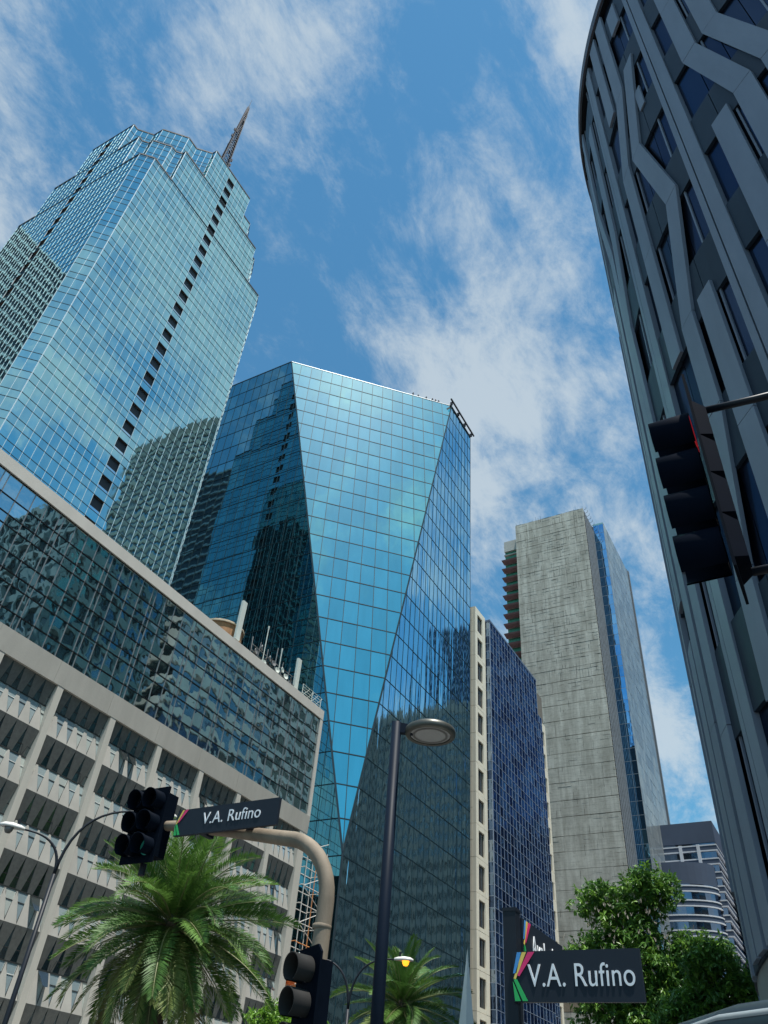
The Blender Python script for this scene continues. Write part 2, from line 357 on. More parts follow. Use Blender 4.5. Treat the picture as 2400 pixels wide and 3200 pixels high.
# inverted triangle facet
ap = V((AX, AY, AZ)); tl = V((AX - CR_, AY, TZ)); tr_ = V((AX, AY + CR_, TZ)); U = (tr_ - tl).normalized(); mid = (tl + tr_) / 2; Vv = (mid - ap); H_ = Vv.length; Vv.normalize(); half = (tr_ - tl).length / 2
kf = H_ / (TZ - AZ); vsC = [(z - AZ) * kf for z in fl if z > AZ - 3]
cw.face(ap, U, Vv, [(0, 0), (half, H_), (-half, H_)], rng(-half, half, 2.56), vsC, cgC, tilt=.0022, vw=.10, hw=.17)
cw.finish(M('facet_upright', (.03, .065, .08), .6, 0, var=.1, spec=.1), M('facet_cross', (.012, .03, .04), .6, 0, var=.1, spec=.1))
e = .12
core = MB(); P = [(AX - e, AY + e, 0), (AX - e, AY + RE, 0), (AX - LE, AY + RE, 0), (AX - LE, AY + e, 0), (AX - e, AY + e, AZ - .3), (AX - CR_, AY + e, TZ - .1), (AX - e, AY + CR_, TZ - .1), (AX - e, AY + RE, TZ - .1), (AX - LE, AY + RE, TZ - .1), (AX - LE, AY + e, TZ - .1)]
P = [V(p) for p in P]
off = V((-1, 1, 0)).normalized() * .1
core.add(P, [(0, 1, 7, 6, 4), (3, 0, 4, 5, 9), (1, 2, 8, 7), (2, 3, 9, 8), (5, 6, 7, 8, 9), (3, 2, 1, 0)]); core.add([P[4] + off, P[6] + off, P[5] + off], [(0, 1, 2)])
core.build('core_wall', dkline, ct)
edge = MB()
for a, b, nn in ((ap, tl, V((.2, -1, 0))), (ap, tr_, V((1, -.2, 0))), (tl, tr_, V((1, -1, .2))), (V((AX - LE, AY, TZ)), tl, V((0, -1, 0))), (tr_, V((AX, AY + RE, TZ)), V((1, 0, 0))), (V((AX, AY, 2)), ap, V((1, -1, 0)))):
    edge.bar(a, b, .26, nn.normalized(), .14, back=.14)
edge.build('edge_trim', M('edge_trim', (.05, .075, .09), .4, .5, var=.1), ct)
rail = thing('roof_rail', 'dark maintenance rail angled over the right roof corner of the turquoise tower', 'rail', (AX + .4, AY + 34, TZ))
rm = M('rail_steel', (.045, .04, .045), .6, .4)
MB().bar((AX + .6, AY + 27.5, TZ + .9), (AX + .6, AY + RE + 1, TZ + .9), .35, (1, 0, 0), .2, back=.15).build('beam', rm, rail)
for k in range(4): MB().box(AX - .1, AX + .5, AY + 28.5 + k * 4, AY + 28.8 + k * 4, TZ - .1, TZ + 1.0).build('bracket', rm, rail)
MB().tube([(AX - .5, AY + 28.5, TZ - .4), (AX - 3.6, AY + 26.2, TZ + .6)], .16, 8).build('strut', rm, rail)
def person(x, y, z, h, m1, m2, lab):
    t = thing('person', lab, 'person', (x, y, z), 'workers at the turquoise roof edge')
    b = MB(); s_ = h / 1.7
    for sx in (-.09, .09): b.tube([(x + sx, y, z), (x + sx, y, z + .45 * s_), (x + sx * .9, y, z + .85 * s_)], [.055, .065, .085], 8)
    b.tube([(x, y, z + .8 * s_), (x, y, z + 1.1 * s_), (x, y, z + 1.38 * s_), (x, y, z + 1.48 * s_), (x, y, z + 1.56 * s_), (x, y, z + 1.66 * s_), (x, y, z + 1.72 * s_)], [.16, .15, .2, .07, .10, .11, .03], 10)
    for sx in (-1, 1): b.tube([(x + sx * .2, y, z + 1.36 * s_), (x + sx * .27, y - .05, z + 1.08 * s_), (x + sx * .22, y - .2, z + .86 * s_)], [.06, .05, .04], 7)
    b.build('body', m1, t, True)
    MB().lathe([(.13, 0), (.13, .05), (.08, .12), (.01, .14)], (x, y, z + 1.62 * s_), n=10).build('helmet', m2, t, True)
cloth = M('work_clothes', (.03, .035, .05), .9); hel = M('helmet_red', (.35, .05, .04), .5); hel2 = M('helmet_dark', (.05, .05, .06), .5)
for k, (u, h, lab) in enumerate(((.757, 1.75, 'dark clad worker at the turquoise roof edge, leftmost of the group'), (.79, 1.5, 'dark clad worker at the turquoise roof edge, second from the left'), (.842, 1.6, 'dark clad worker at the turquoise roof edge, third from the left'), (.882, 1.6, 'worker in a red helmet at the turquoise roof edge, fourth from the left'), (.902, 1.5, 'worker in a red helmet at the turquoise roof edge, second from the right end'), (.922, 1.5, 'dark clad worker nearest the roof rail at the turquoise roof edge'))):
    p = tl + (tr_ - tl) * u
    person(p.x - .45, p.y + .45, TZ - .1, h * 1.15, cloth, hel if k in (3, 4) else hel2, lab)

# ================================================================ low concrete building with glass band (left front)
lb = thing('low_office_building', 'long concrete building with folded triangular panels, white piers and an overhanging dark glass band', 'building', (-44, 40, 0))
LX = -44.0; LY0, LY1 = -6.0, 62.05
conc = M('pale_concrete', (.48, .455, .40), .88, var=.16, scale=.9, bump=.006, bscale=9, stretch=(1, 1, .25))
precast = M('precast_cream', (.38, .37, .335), .85, var=.2, scale=.5, bump=.004, bscale=14)
lbw = Wall(lb, lambda x, y: 0 < x < 1010)
MB().box(-76, LX - 1.0, LY0, LY1 - .4, 0, 37.2).build('core_wall', M('interior_dark', (.03, .035, .04), .8), lb)
cor = MB().hexa([(LX - .6, LY0, 36.5), (LX + .12, LY0, 36.5), (LX + .12, LY1, 36.5), (LX - .6, LY1, 36.5), (LX - .6, LY0, 37.5), (LX + .12, LY0, 37.5), (LX + .12, LY1, 37.5), (LX - .6, LY1, 37.5)])
cor.build('cornice', M('cornice_cream', (.58, .55, .49), .8, var=.12, scale=.6, stretch=(1, 1, .3), bump=.004, bscale=6), lb)
for k, y in enumerate([LY0 + 5.15 * i for i in range(14)]):       # ledge in cast lengths
    y2 = min(y + 5.13, LY1)
    if y2 - y < .3: continue
    MB().hexa([(LX - .9, y, 24.95), (LX + .02, y, 24.95), (LX + .02, y2, 24.95), (LX - .9, y2, 24.95), (LX - .9, y, 26.55), (LX + .12, y, 26.55), (LX + .12, y2, 26.55), (LX - .9, y2, 26.55)]).build('ledge', conc, lb)
bandg = [G('band_glass_a', (.66, .80, .80), .015, .035, .28, (.012, .02, .024), .82, (1, 1, 1)), G('band_glass_b', (.56, .72, .74), .02, .055, .3, (.012, .02, .024), .8, (1, 1, 1)), G('band_glass_c', (.74, .86, .85), .015, .045, .3, (.012, .02, .024), .82, (1, 1, 1))]
us = []
b0 = 20.37 - 5.15 * 5
for i in range(14):
    for d in (0, .42, 1.58, 2.78, 3.93): us.append(b0 + 5.15 * i + d)
us = [u - LY0 for u in us if LY0 < u < LY1 - .5]; us = [0] + us + [LY1 - .45 - LY0]
vs = [26.55, 27.65, 29.27, 30.05, 31.25, 32.87, 33.65, 34.85, 36.5]
lbw.face((LX - .1, LY0, 0), (0, 1, 0), (0, 0, 1), [(0, 26.55), (LY1 - LY0 - .45, 26.55), (LY1 - LY0 - .45, 36.5), (0, 36.5)], us, vs, bandg, gap=.04, depth=.04, tilt=.004, vw=.045, hw=.07, proud=.05)
lbw.finish(M('bronze_mullion', (.30, .29, .28), .4, .6, var=.1), M('black_mullion', (.012, .013, .016), .35, .4, var=.1))
MB().box(LX - .6, LX + .10, LY1 - .45, LY1, 26.56, 36.49).build('end_pier', M('cornice_cream'), lb)
MB().box(LX - 3, LX - .92, LY0, LY1 - .4, 24.97, 26.5).build('soffit_slab', conc, lb)
ridge = [21.65 - 3.6 * k for k in range(6)]; GX = LX - .78
RX = LX - .16
winm = [G('old_window_a', (.30, .40, .42), .06, .02,   .6, (.06, .07, .07), .5), G('old_window_b', (.36, .46, .48), .06, .02, .6, (.08, .09, .09), .5), G('old_window_c', (.22, .32, .35), .08, .02, .6, (.02, .03, .03), .6)]
pier_r = [61.83 - 5.13 * i for i in range(13)]
stain = M('pier_cream', (.54, .515, .45), .85, var=.14, scale=.7, stretch=(1, 1, .2), bump=.004, bscale=10)
framem = M('window_bar', (.045, .05, .05), .5, .3); paleb = M('window_bar_pale', (.5, .52, .5), .5, .3)
UPH, DNH = 1.80, 1.80; DEP = .34
def folded(w, mats_, name, t=.035):
    h = w / 2; u = w * .07; d_ = w * .22
    p = [(0, -h, 0), (0, h, 0), (-DEP, u, UPH), (-DEP, -u, UPH), (-DEP, d_, -DNH), (-DEP, -d_, -DNH)]
    q = [(x - .09, y, z) for x, y, z in p]; n = len(p)
    mb = MB().add([(x + t, y, z) for x, y, z in p] + q, [(0, 1, 2, 3), (1, 1 + n, 2 + n, 2), (0 + n, 0, 3, 3 + n)])
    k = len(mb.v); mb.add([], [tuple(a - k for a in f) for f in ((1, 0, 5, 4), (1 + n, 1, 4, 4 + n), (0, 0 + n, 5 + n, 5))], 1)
    return mb.mesh(name, mats_)
pc = {}
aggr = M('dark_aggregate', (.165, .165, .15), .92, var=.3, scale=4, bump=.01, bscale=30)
lit_gl = [G('painted_sky_window_a', (.62, .72, .74), .1, .02, .6, (.36, .43, .43), .32), G('painted_sky_window_b', (.55, .66, .70), .1, .02, .6, (.27, .34, .36), .35), G('painted_sky_window_c', (.7, .78, .76), .1, .02, .6, (.46, .50, .46), .3)]  # lower half of each window: bright sky reflection painted into a pale base colour
for i, y in enumerate(pier_r):
    w = .95 if i == 0 else .52
    MB().hexa([(LX - .95, y - w, 0), (LX, y - w, 0), (LX, y, 0), (LX - .95, y, 0), (LX - .95, y - w, 24.94), (LX, y - w, 24.94), (LX, y, 24.94), (LX - .95, y, 24.94)]).build('pier', stain, lb)
    ya, yb = y - 5.13 + .01, y - w - .01
    if yb < LY0: continue
    MB().box(GX - .3, GX - .12, ya, yb, 0, 3.4).build('ground_floor_glazing', winm[2], lb)
    w5 = (yb - ya) / 5
    for k in range(-1, 6):
        zr = 21.65 - 3.6 * k
        for j in range(5):
            # solid folded panel on the ridge
            key = (round(w5, 3), 0)
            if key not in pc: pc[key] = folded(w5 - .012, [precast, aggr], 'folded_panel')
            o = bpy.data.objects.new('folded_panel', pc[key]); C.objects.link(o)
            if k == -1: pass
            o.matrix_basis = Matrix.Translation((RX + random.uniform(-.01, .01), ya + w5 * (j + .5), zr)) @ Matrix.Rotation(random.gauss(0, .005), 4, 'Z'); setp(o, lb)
        if k == -1: continue
        for j in range(0, 6):
            # glass rhomb centred on the joint between two panels, widest at the recess above the ridge
            zc = zr + 1.8; mt = random.randrange(3)
            half = j in (0, 5); op = (not half) and random.random() < .10
            h = w5 / 2 - .005; xr = RX - DEP; xf = RX - .02
            Y = ya + w5 * j
            l_, r_ = (Y if j == 0 else Y - h), (Y if j == 5 else Y + h)
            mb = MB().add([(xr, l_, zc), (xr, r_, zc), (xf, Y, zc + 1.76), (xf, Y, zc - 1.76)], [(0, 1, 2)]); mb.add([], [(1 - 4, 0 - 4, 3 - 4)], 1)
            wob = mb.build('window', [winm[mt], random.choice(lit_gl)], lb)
            f = MB()
            zt_ = .62                                    # transoms of the upper and lower lights
            for sgn in (1, -1):
                hh = h * (1 - zt_ / 1.76); xx = xr + (xf - xr) * zt_ / 1.76
                a_, b_ = (Y if j == 0 else Y - hh), (Y if j == 5 else Y + hh)
                f.bar((xx, a_, zc + sgn * zt_), (xx, b_, zc + sgn * zt_), .05, (1, 0, -.35 * sgn), .03, mi=0 if sgn > 0 else random.randrange(2))
            for sy, sgn in ((-1, 1), (1, 1)):
                if (j == 0 and sy < 0) or (j == 5 and sy > 0): continue
                for sz in (1, -1): f.bar((xr + .005, Y + sy * (h - .02), zc), (xf, Y + sy * .0, zc + sz * 1.74), .035, (1, 0, -.35 * sz), .025)
            f.bar((xr, l_, zc), (xr, r_, zc), .07, (1, 0, 0), .05)
            f.build('frame', [framem, paleb], wob)
            if op:   # top-hung light standing open
                a_, b_ = Y - h * .92, Y + h * .92; c_, d_ = Y - h * .42, Y + h * .42
                mb = MB().add([(xr + .05, a_, zc - .05), (xr + .05, b_, zc - .05), (xr + .62, d_, zc - .85), (xr + .62, c_, zc - .85)], [(0, 3, 2, 1), (0, 1, 2, 3)])
                mb.build('open_sash', winm[1], lb)
    MB().box(GX - .5, GX - .35, ya, yb, 3, 24.9).build('back_wall', M('interior_dark'), lb)

# roof equipment on the low building
def roofthing(name, lab, cat, loc): return thing(name, lab, cat, loc)
wh = M('antenna_white', (.62, .66, .60), .6, var=.1); stl = M('grey_steel', (.25, .25, .25), .6, .4, var=.25)
for (y, h0, h1, w, lab) in ((47.6, 38.3, 42.6, .62, 'tall white panel antenna beside the rusty roof tank'), (57.7, 37.6, 41.6, .62, 'white panel antenna near the roof corner railing')):
    t = roofthing('panel_antenna', lab, 'antenna', (LX - .7, y, 37.3))
    MB().hexa([(LX - 1.0, y - w / 2, h0), (LX - .75, y - w / 2, h0), (LX - .75, y + w / 2, h0), (LX - 1.0, y + w / 2, h0), (LX - 1.0, y - w / 2, h1), (LX - .75, y - w / 2, h1), (LX - .75, y + w / 2, h1), (LX - 1.0, y + w / 2, h1)]).build('panel', wh, t)
    MB().tube([(LX - 1.1, y, 37), (LX - 1.1, y, h1 - .6)], .07, 8).build('pole', stl, t)
    for zz_ in (h0 + .5, h1 - 1.0): MB().box(LX - 1.12, LX - .98, y - .12, y + .12, zz_, zz_ + .15).build('clamp', stl, t)
t = roofthing('roof_tank', 'rusty brown water tank with a pale rim behind the roof parapet', 'tank', (-47.6, 48.2, 37))
MB().lathe([(0, 0), (2.1, 0), (2.1, 3.1), (2.15, 3.12)], (-47.6, 48.2, 37), n=28).build('drum', M('rusty_tank', (.42, .22, .10), .8, var=.45, scale=2.2, stretch=(1, 1, .3)), t, False)
MB().lathe([(2.2, 3.1), (2.24, 3.16), (2.24, 3.3), (2.1, 3.4), (1.2, 3.75), (0, 3.85)], (-47.6, 48.2, 37), n=28).build('lid', M('tank_rim', (.60, .48, .33), .7), t)
t = roofthing('antenna_frame', 'cluttered grey steel frame of small dishes and cables on the roof edge', 'antenna', (LX - 1, 53, 37.3))
for y in (50.2, 51.4, 52.8, 54.2, 55.6, 56.8):
    hh = random.choice((39.3, 40.2, 41.1)); MB().tube([(LX - 1 - random.random(), y, 37.1), (LX - 1 - random.random() * .3, y, hh)], .05, 6).build('post', stl, t)
for zz_ in (37.9, 38.6, 39.2): MB().tube([(LX - .9, 50, zz_), (LX - 1.1, 53.5, zz_ + random.uniform(-.2, .2)), (LX - .9, 57, zz_)], .04, 6).build('brace', stl, t)
for k in range(9):
    y = 50.4 + k * .75; z = random.uniform(37.9, 39.7); MB().lathe([(.0, .0), (.22, .05), (.30, .16), (.29, .2), (.0, .12)], (LX - .8, y, z), (1, random.uniform(-.8, .8), .1), 12).build('dish', random.choice((wh, stl)), t)
cab = MB()
for k in range(34):
    y = random.uniform(50, 57.4); z = random.uniform(37.4, 39.2); cab.tube([(LX - .8 - random.random() * .5, y, z), (LX - .8, y + random.uniform(-.6, .6), z + random.uniform(-.6, .5)), (LX - .9, y + random.uniform(-1, 1), 37.4)], .03, 5)
cab.build('cables', M('cable_dark', (.06, .055, .05), .8), t, kind='stuff')
for y, z in ((51.9, 42.3), (54.6, 41.2)):
    tag(MB().tube([(LX - .9, y, 37.2), (LX - .9, y, z - .6), (LX - .9, y, z)], [.05, .05, .09], 8).build('rod_aerial', wh), 'white rod aerial with a thick tip, %s on the low roof' % ('taller one' if z > 42 else 'shorter one'), 'antenna')
t = roofthing('roof_railing', 'thin white wire railing at the far corner of the low roof', 'railing', (LX - .5, 60, 37.5))
for y in (58.4, 60.2, 61.9): MB().tube([(LX - .4, y, 37.4), (LX - .4, y, 39.0)], .035, 6).build('post', wh, t)
for zz_ in (37.8, 38.1, 38.4, 38.7, 39.0): MB().tube([(LX - .4, 58.4, zz_), (LX - .4, 61.9, zz_)], .022, 5).build('wire', wh, t)
for y in (59.0, 59.8, 60.6, 61.4): MB().tube([(LX - .4, y - .7, 37.6), (LX - .4, y + .7, 39.0)], .018, 5).build('wire', wh, t)

# scaffold tower beside the low building
sc = thing('scaffold', 'slim orange and white scaffold tower beside the concrete building end', 'scaffold', (-44.3, 64, 0), None)
sw = M('scaffold_white', (.62, .60, .56), .6, var=.2); sr = M('scaffold_orange', (.62, .25, .08), .7, var=.3)
pts = [(-44.1, 62.75), (-44.1, 66.1), (-45.7, 62.75), (-45.7, 66.1), (-44.1, 64.4)]
for x, y in pts: MB().tube([(x, y, 0), (x, y, 24.3)], .045, 6).build('standard', sr if y == 64.4 else sw, sc)
led = MB().tube([(0, -1.75, 0), (0, 1.75, 0)], .04, 6).mesh('ledger', sw); led2 = MB().tube([(0, -1.75, 0), (0, 1.75, 0)], .045, 6).mesh('ledger', sr); dia = MB().tube([(0, -1.7, 0), (0, 1.7, 1.5)], .035, 6).mesh('brace', sw)
for k in range(15):
    z = 2 + k * 1.55
    for x, me in ((-44.1, led2 if k % 4 == 1 and k < 11 else led), (-45.7, led)):
        o = bpy.data.objects.new('ledger', me); C.objects.link(o); o.matrix_basis = Matrix.Translation((x, 64.42, z)); setp(o, sc)
    o = bpy.data.objects.new('brace', dia); C.objects.link(o); o.matrix_basis = Matrix.Translation((-44.1, 64.42, z)) @ Matrix.Scale(-1 if k % 2 else 1, 4, (0, 1, 0)); setp(o, sc)
    for y in (62.75, 66.1): MB().tube([(-44.1, y, z + .1), (-45.7, y, z + .1)], .04, 6).build('transom', sr if k % 3 == 0 and k < 10 else sw, sc)
MB().lathe([(.05, 0), (.42, .1), (.38, .6), (.25, 1.1), (.02, 1.2)], (-44.0, 62.45, 12.6), n=10).build('tarpaulin_bundle', M('safety_orange', (.85, .16, .03), .7), sc, True)
for z in (8.2, 12.9): MB().box(-45.7, -44.1, 62.8, 66.0, z, z + .06).build('platform', sr, sc)

# ================================================================ cream clad building with blue glass bay (centre right)
bb = thing('cream_office_building', 'cream clad building with a column of square windows and a blue gridded glass bay', 'building', (-58, 150, 0))
BX = -56.4; ZT = 96.1
cream = M('cream_cladding', (.76, .70, .56), .75, var=.08, scale=.4, bump=.002, bscale=5); joint = M('cladding_joint', (.16, .145, .12), .9)
MB().box(-95, BX - .75, 131.7, 176, 0, ZT - .3).build('core_wall', joint, bb)
wgl = G('cream_window_glass', (.30, .34, .36), .05, .02, .5, (.02, .02, .022), .6)
brown = M('window_frame_brown', (.10, .085, .07), .6)
g = .03
k = 0; z1 = ZT
while z1 > 3:
    zt = z1 - .95; zb = zt - 4.15; z0 = z1 - 5.78
    for (ya, yb, za, zb2) in ((131.49, 132.70, z0, z1), (135.42, 137.03, z0, z1), (132.70, 135.42, zt, z1), (132.70, 135.42, z0, zb)):
        MB().box(BX - .7, BX + random.uniform(-.01, .01), ya + g, yb - g, za + g, zb2 - g).build('cladding_panel', cream, bb)
    for xa, xb in ((-58.6, BX - .71), (-61.8, -58.62)):
        MB().box(xa, xb, 131.49 - random.uniform(0, .012), 131.75, z0 + g, z1 - 2.9 - g).build('cladding_panel', cream, bb)
        MB().box(xa, xb, 131.49 - random.uniform(0, .012), 131.75, z1 - 2.9 + g, z1 - g).build('cladding_panel', cream, bb)
    w = MB().box(BX - .42, BX - .35, 132.72, 135.40, zb, zt).build('window', wgl, bb)
    f = MB()
    for (ya, yb, za, zb2) in ((132.72, 132.85, zb, zt), (135.27, 135.40, zb, zt), (132.85, 135.27, zb, zb + .14), (132.85, 135.27, zt - .14, zt), (134.0, 134.09, zb, zt)): f.box(BX - .36, BX - .27, ya, yb, za, zb2)
    f.build('frame', brown, w)
    z1 = z0; k += 1
MB().box(-95, BX - .02, 131.55, 137.0, ZT - .02, ZT + .55).build('parapet', cream, bb)
bw = Wall(bb, lambda x, y: 1500 < x < 1800)
blug = [G('bay_glass_a', (.25, .36, .52), .015, .09, 1.1, (.008, .012, .03), .85, (1, 1, .3)), G('bay_glass_b', (.17, .27, .45), .02, .09, 1.1, (.008, .012, .03), .85, (1, 1, .3)), G('bay_glass_c', (.37, .47, .60), .015, .09, 1.1, (.008, .012, .03), .85, (1, 1, .3)), G('bay_glass_d', (.08, .13, .24), .05, .09, 1.1, (.008, .012, .03), .85, (1, 1, .3))]
GXb = -55.5
bw.face((GXb, 137.4, 0), (0, 1, 0), (0, 0, 1), [(0, 3), (29.6, 3), (29.6, 96), (0, 96)], rng(0, 29.6, 1.75), rng(3, 96, 1.9), blug, tilt=.010, vw=.065, hw=.065, proud=.06)
bw.face((GXb - 1.2, 137.4, 0), (1, 0, 0), (0, 0, 1), [(0, 3), (1.2, 3), (1.2, 96), (0, 96)], [0, 1.2], rng(3, 96, 1.9), blug, tilt=.008, vw=.08, hw=.08, proud=.04)
bw.face((GXb - .6, 167.3, 0), (0, 1, 0), (0, 0, 1), [(0, 3), (4.2, 3), (4.2, 88), (0, 88)], rng(0, 4.2, 1.4), rng(3, 88, 1.9), blug, tilt=.010, vw=.08, hw=.08, proud=.05)
bw.finish(M('bay_mullion', (.36, .42, .52), .4, .3, var=.05), M('bay_mullion'))
MB().box(GXb - 1.15, GXb - .03, 137.45, 166.95, 0, 95.9).build('bay_core', M('interior_dark'), bb)
MB().box(-60, GXb - .65, 167.05, 171.5, 0, 87.9).build('bay_core', M('interior_dark'), bb)
z1 = 88.
while z1 > 3:
    for za, zb2, ya, yb in ((z1 - 2.2, z1, 171.5, 176), (z1 - 5.78, z1 - 2.2, 171.5, 173.2), (z1 - 5.78, z1 - 2.2, 174.8, 176)):
        MB().box(BX - .6, BX - .3, ya + g, yb - g, za + g, zb2 - g).build('cladding_panel', cream, bb)
    z1 -= 5.78
MB().bar((GXb + .05, 137.2, 96.05), (GXb + .05, 167.2, 96.05), .5, (1, 0, 0), .1, back=1.2).build('parapet', M('bay_cap', (.10, .14, .22), .5), bb)

# ================================================================ unfinished concrete tower and its glazed neighbour
kt = thing('raw_concrete_tower', 'tall bare concrete tower wall streaked with dark pour lines and stains', 'tower', (-63, 222, 0))
def rawconcrete():
    m, t, b = newmat('raw_concrete'); n = t.nodes.new; l = t.links.new
    geo = n('ShaderNodeNewGeometry')
    def noise(sc, st, det=6, rough=.6):
        mp = n('ShaderNodeMapping'); mp.inputs['Scale'].default_value = st; l(geo.outputs['Position'], mp.inputs[0]); x = n('ShaderNodeTexNoise'); x.inputs['Scale'].default_value = sc; x.inputs['Detail'].default_value = det; x.inputs['Roughness'].default_value = rough; l(mp.outputs[0], x.inputs['Vector']); return x.outputs[0]
    def ramp(src, a, b2, c0, c1):
        r = n('ShaderNodeValToRGB'); l(src, r.inputs[0]); r.color_ramp.elements[0].position = a; r.color_ramp.elements[1].position = b2; r.color_ramp.elements[0].color = (*c0, 1); r.color_ramp.elements[1].color = (*c1, 1); return r.outputs[0]
    base = ramp(noise(.12, (1, 1, 1)), .3, .7, (.50, .475, .41), (.72, .69, .60))
    st = ramp(noise(.55, (1, 1, .12), 8, .7), .42, .62, (.52, .50, .47), (1, 1, 1))
    dots = ramp(noise(1.1, (1, 1, 1.6), 9, .75), .36, .47, (.30, .30, .29), (1, 1, 1))
    dl = ramp(noise(.9, (.15, 1, 2.6), 6, .7), .40, .50, (.45, .44, .42), (1, 1, 1))
    c = base
    for x, f in ((st, .6), (dots, .3), (dl, .3)):
        mx = n('ShaderNodeMixRGB'); mx.blend_type = 'MULTIPLY'; mx.inputs[0].default_value = f; l(c, mx.inputs[1]); l(x, mx.inputs[2]); c = mx.outputs[0]
    l(c, b.inputs['Base Color']); b.inputs['Roughness'].default_value = .92
    bp = n('ShaderNodeBump'); bp.inputs['Distance'].default_value = .018; l(noise(1.6, (1, 1, 1), 8, .7), bp.inputs['Height']); l(bp.outputs[0], b.inputs['Normal'])
    return m
raw = rawconcrete(); raw2 = M('raw_concrete_dark', (.24, .235, .22), .92, var=.3, scale=.5, bump=.03, bscale=2); rawb = M('raw_concrete_brown', (.30, .24, .17), .92, var=.4, scale=.6, stretch=(1, 1, .08), bump=.02, bscale=2)
rawj = M('pour_joint', (.10, .098, .09), .95, var=.4, scale=.8)
KX, KY, KZ = -50.0, 216.62, 190.3
MB().box(-76.25, KX - .2, KY + .22, 262, 0, KZ - .2).build('core_wall', rawj, kt)
MB().box(-81.5, -76.26, KY + 5.5, 246, 0, 181).build('core_wall', rawj, kt)
cols = [-76.3, -71.9, -66.6, -63.1, -58.4, -53.6, KX]
zs = [KZ]
while zs[-1] > 4: zs.append(zs[-1] - (random.choice((3.55, 4.0, 4.3)) if zs[-1] > 118 else random.choice((4.6, 5.2, 4.2))))
zs[-1] = 0
for j in range(len(zs) - 1):
    i = 0
    while i < 6:
        # between the wide pours some panels run on over two or three columns
        sp = random.choice((3, 4, 6, 2)) if zs[j] < 125 else random.choice((1, 1, 2))
        i2 = min(6, i + sp)
        gj = random.choice((.04, .06, .10)); gv = random.choice((.01, .02, .05))
        mat_ = raw
        if zs[j] < 92 and i == 1: mat_ = raw2
        elif zs[j] < 62 and i in (0, 2): mat_ = rawb if random.random() < .5 else raw
        MB().box(cols[i] + gv, cols[i2] - (0 if i2 == 6 else gv), KY - random.uniform(0, .015), KY + .3, zs[j + 1] + gj, zs[j] - (0 if j == 0 else gj)).build('concrete_panel', mat_, kt)
        i = i2
pm = MB()
for k in range(1500):
    x = random.uniform(-76, -50.3); z = random.choice(zs[:-2]) - random.choice((0, 0, 1.2, 1.3, 2.5)) - random.uniform(0, .12)
    if z < 120 and random.random() < .7: continue
    if random.random() < .6: l_ = random.uniform(.5, 3.2); pm.box(x, min(KX - .05, x + l_), KY - .021, KY, z, z + random.choice((.05, .07, .10)))
    else: l_ = random.uniform(.5, 3.0); xx = -76.2 + .9 * round((x + 76.2) / .9); pm.box(xx, xx + random.choice((.05, .07, .09)), KY - .019, KY, z, z + l_)
pm.build('pour_marks', M('pour_mark_dark', (.06, .058, .053), .95, var=.5, scale=1.5), kt, kind='stuff')
side = M('mesh_clad', (.15, .175, .20), .7, .1, var=.6, scale=.55, bump=.05, bscale=2.2, stretch=(1, 1, 1))
ribm = M('side_rib', (.22, .24, .26), .7, var=.4, scale=.8)
MB().box(KX - .3, KX - .05, KY + .31, 228.4, 0, KZ - .5).build('side_wall', side, kt)
for k in range(6):
    y = KY + .9 + k * 2.05; MB().box(KX - .06, KX + .22, y, y + .5, 0, KZ - 1 - k * .2).build('side_rib', ribm, kt)
sb = MB()
for k in range(150):
    z = KZ - 2 - k * 1.25; sb.box(KX - .05, KX + .12, KY + .35, KY + 1.0, z, z + .55)
sb.build('starter_blocks', M('starter_dark', (.07, .075, .075), .9), kt, kind='stuff')
for k in range(9):
    x = -76 + k * 3.2; MB().tube([(x, KY + .5, KZ - .3), (x + random.uniform(-.1, .1), KY + .5, KZ + random.uniform(.5, 1.4))], .06, 5).build('rebar', rawj, kt)
for k in range(6):
    y = KY + 1 + k * 2; MB().tube([(KX - .5, y, KZ - .4), (KX + .9, y, KZ + .2), (KX + .95, y, KZ + 1)], .07, 5).build('guard_bracket', M('rail_steel'), kt)
net = M('green_netting', (.07, .28, .20), .9, var=.4, scale=1.5); red = M('formwork_red', (.20, .10, .10), .85, var=.3, scale=1.2)
slabm = M('slab_concrete', (.5, .49, .45), .9, var=.2)
for k in range(26):
    z = 184.2 - k * 3.98
    MB().box(-82.3, -76.35, KY + 3, 246, z - .35, z).build('floor_slab', slabm, kt)
    if k == 0: continue
    if k > 1:
        MB().hexa([(-82.7, KY + 1.7, z + .05), (-76.4, KY + 1.7, z + .05), (-76.4, KY + 2.9, z - .9), (-82.3, KY + 2.9, z - .9), (-82.9, KY + 1.5, z + .6), (-76.4, KY + 1.5, z + .6), (-76.4, KY + 2.9, z + .05), (-82.5, KY + 2.9, z + .05)]).build('formwork_edge', red, kt)
    MB().box(-82.0, -76.4, KY + 3.6, KY + 3.75, z + .02, z + 3.4).build('safety_net', net, kt)
MB().box(-82.1, -76.4, KY + 2.8, 240, 181.5, 186.2).build('parapet', slabm, kt)

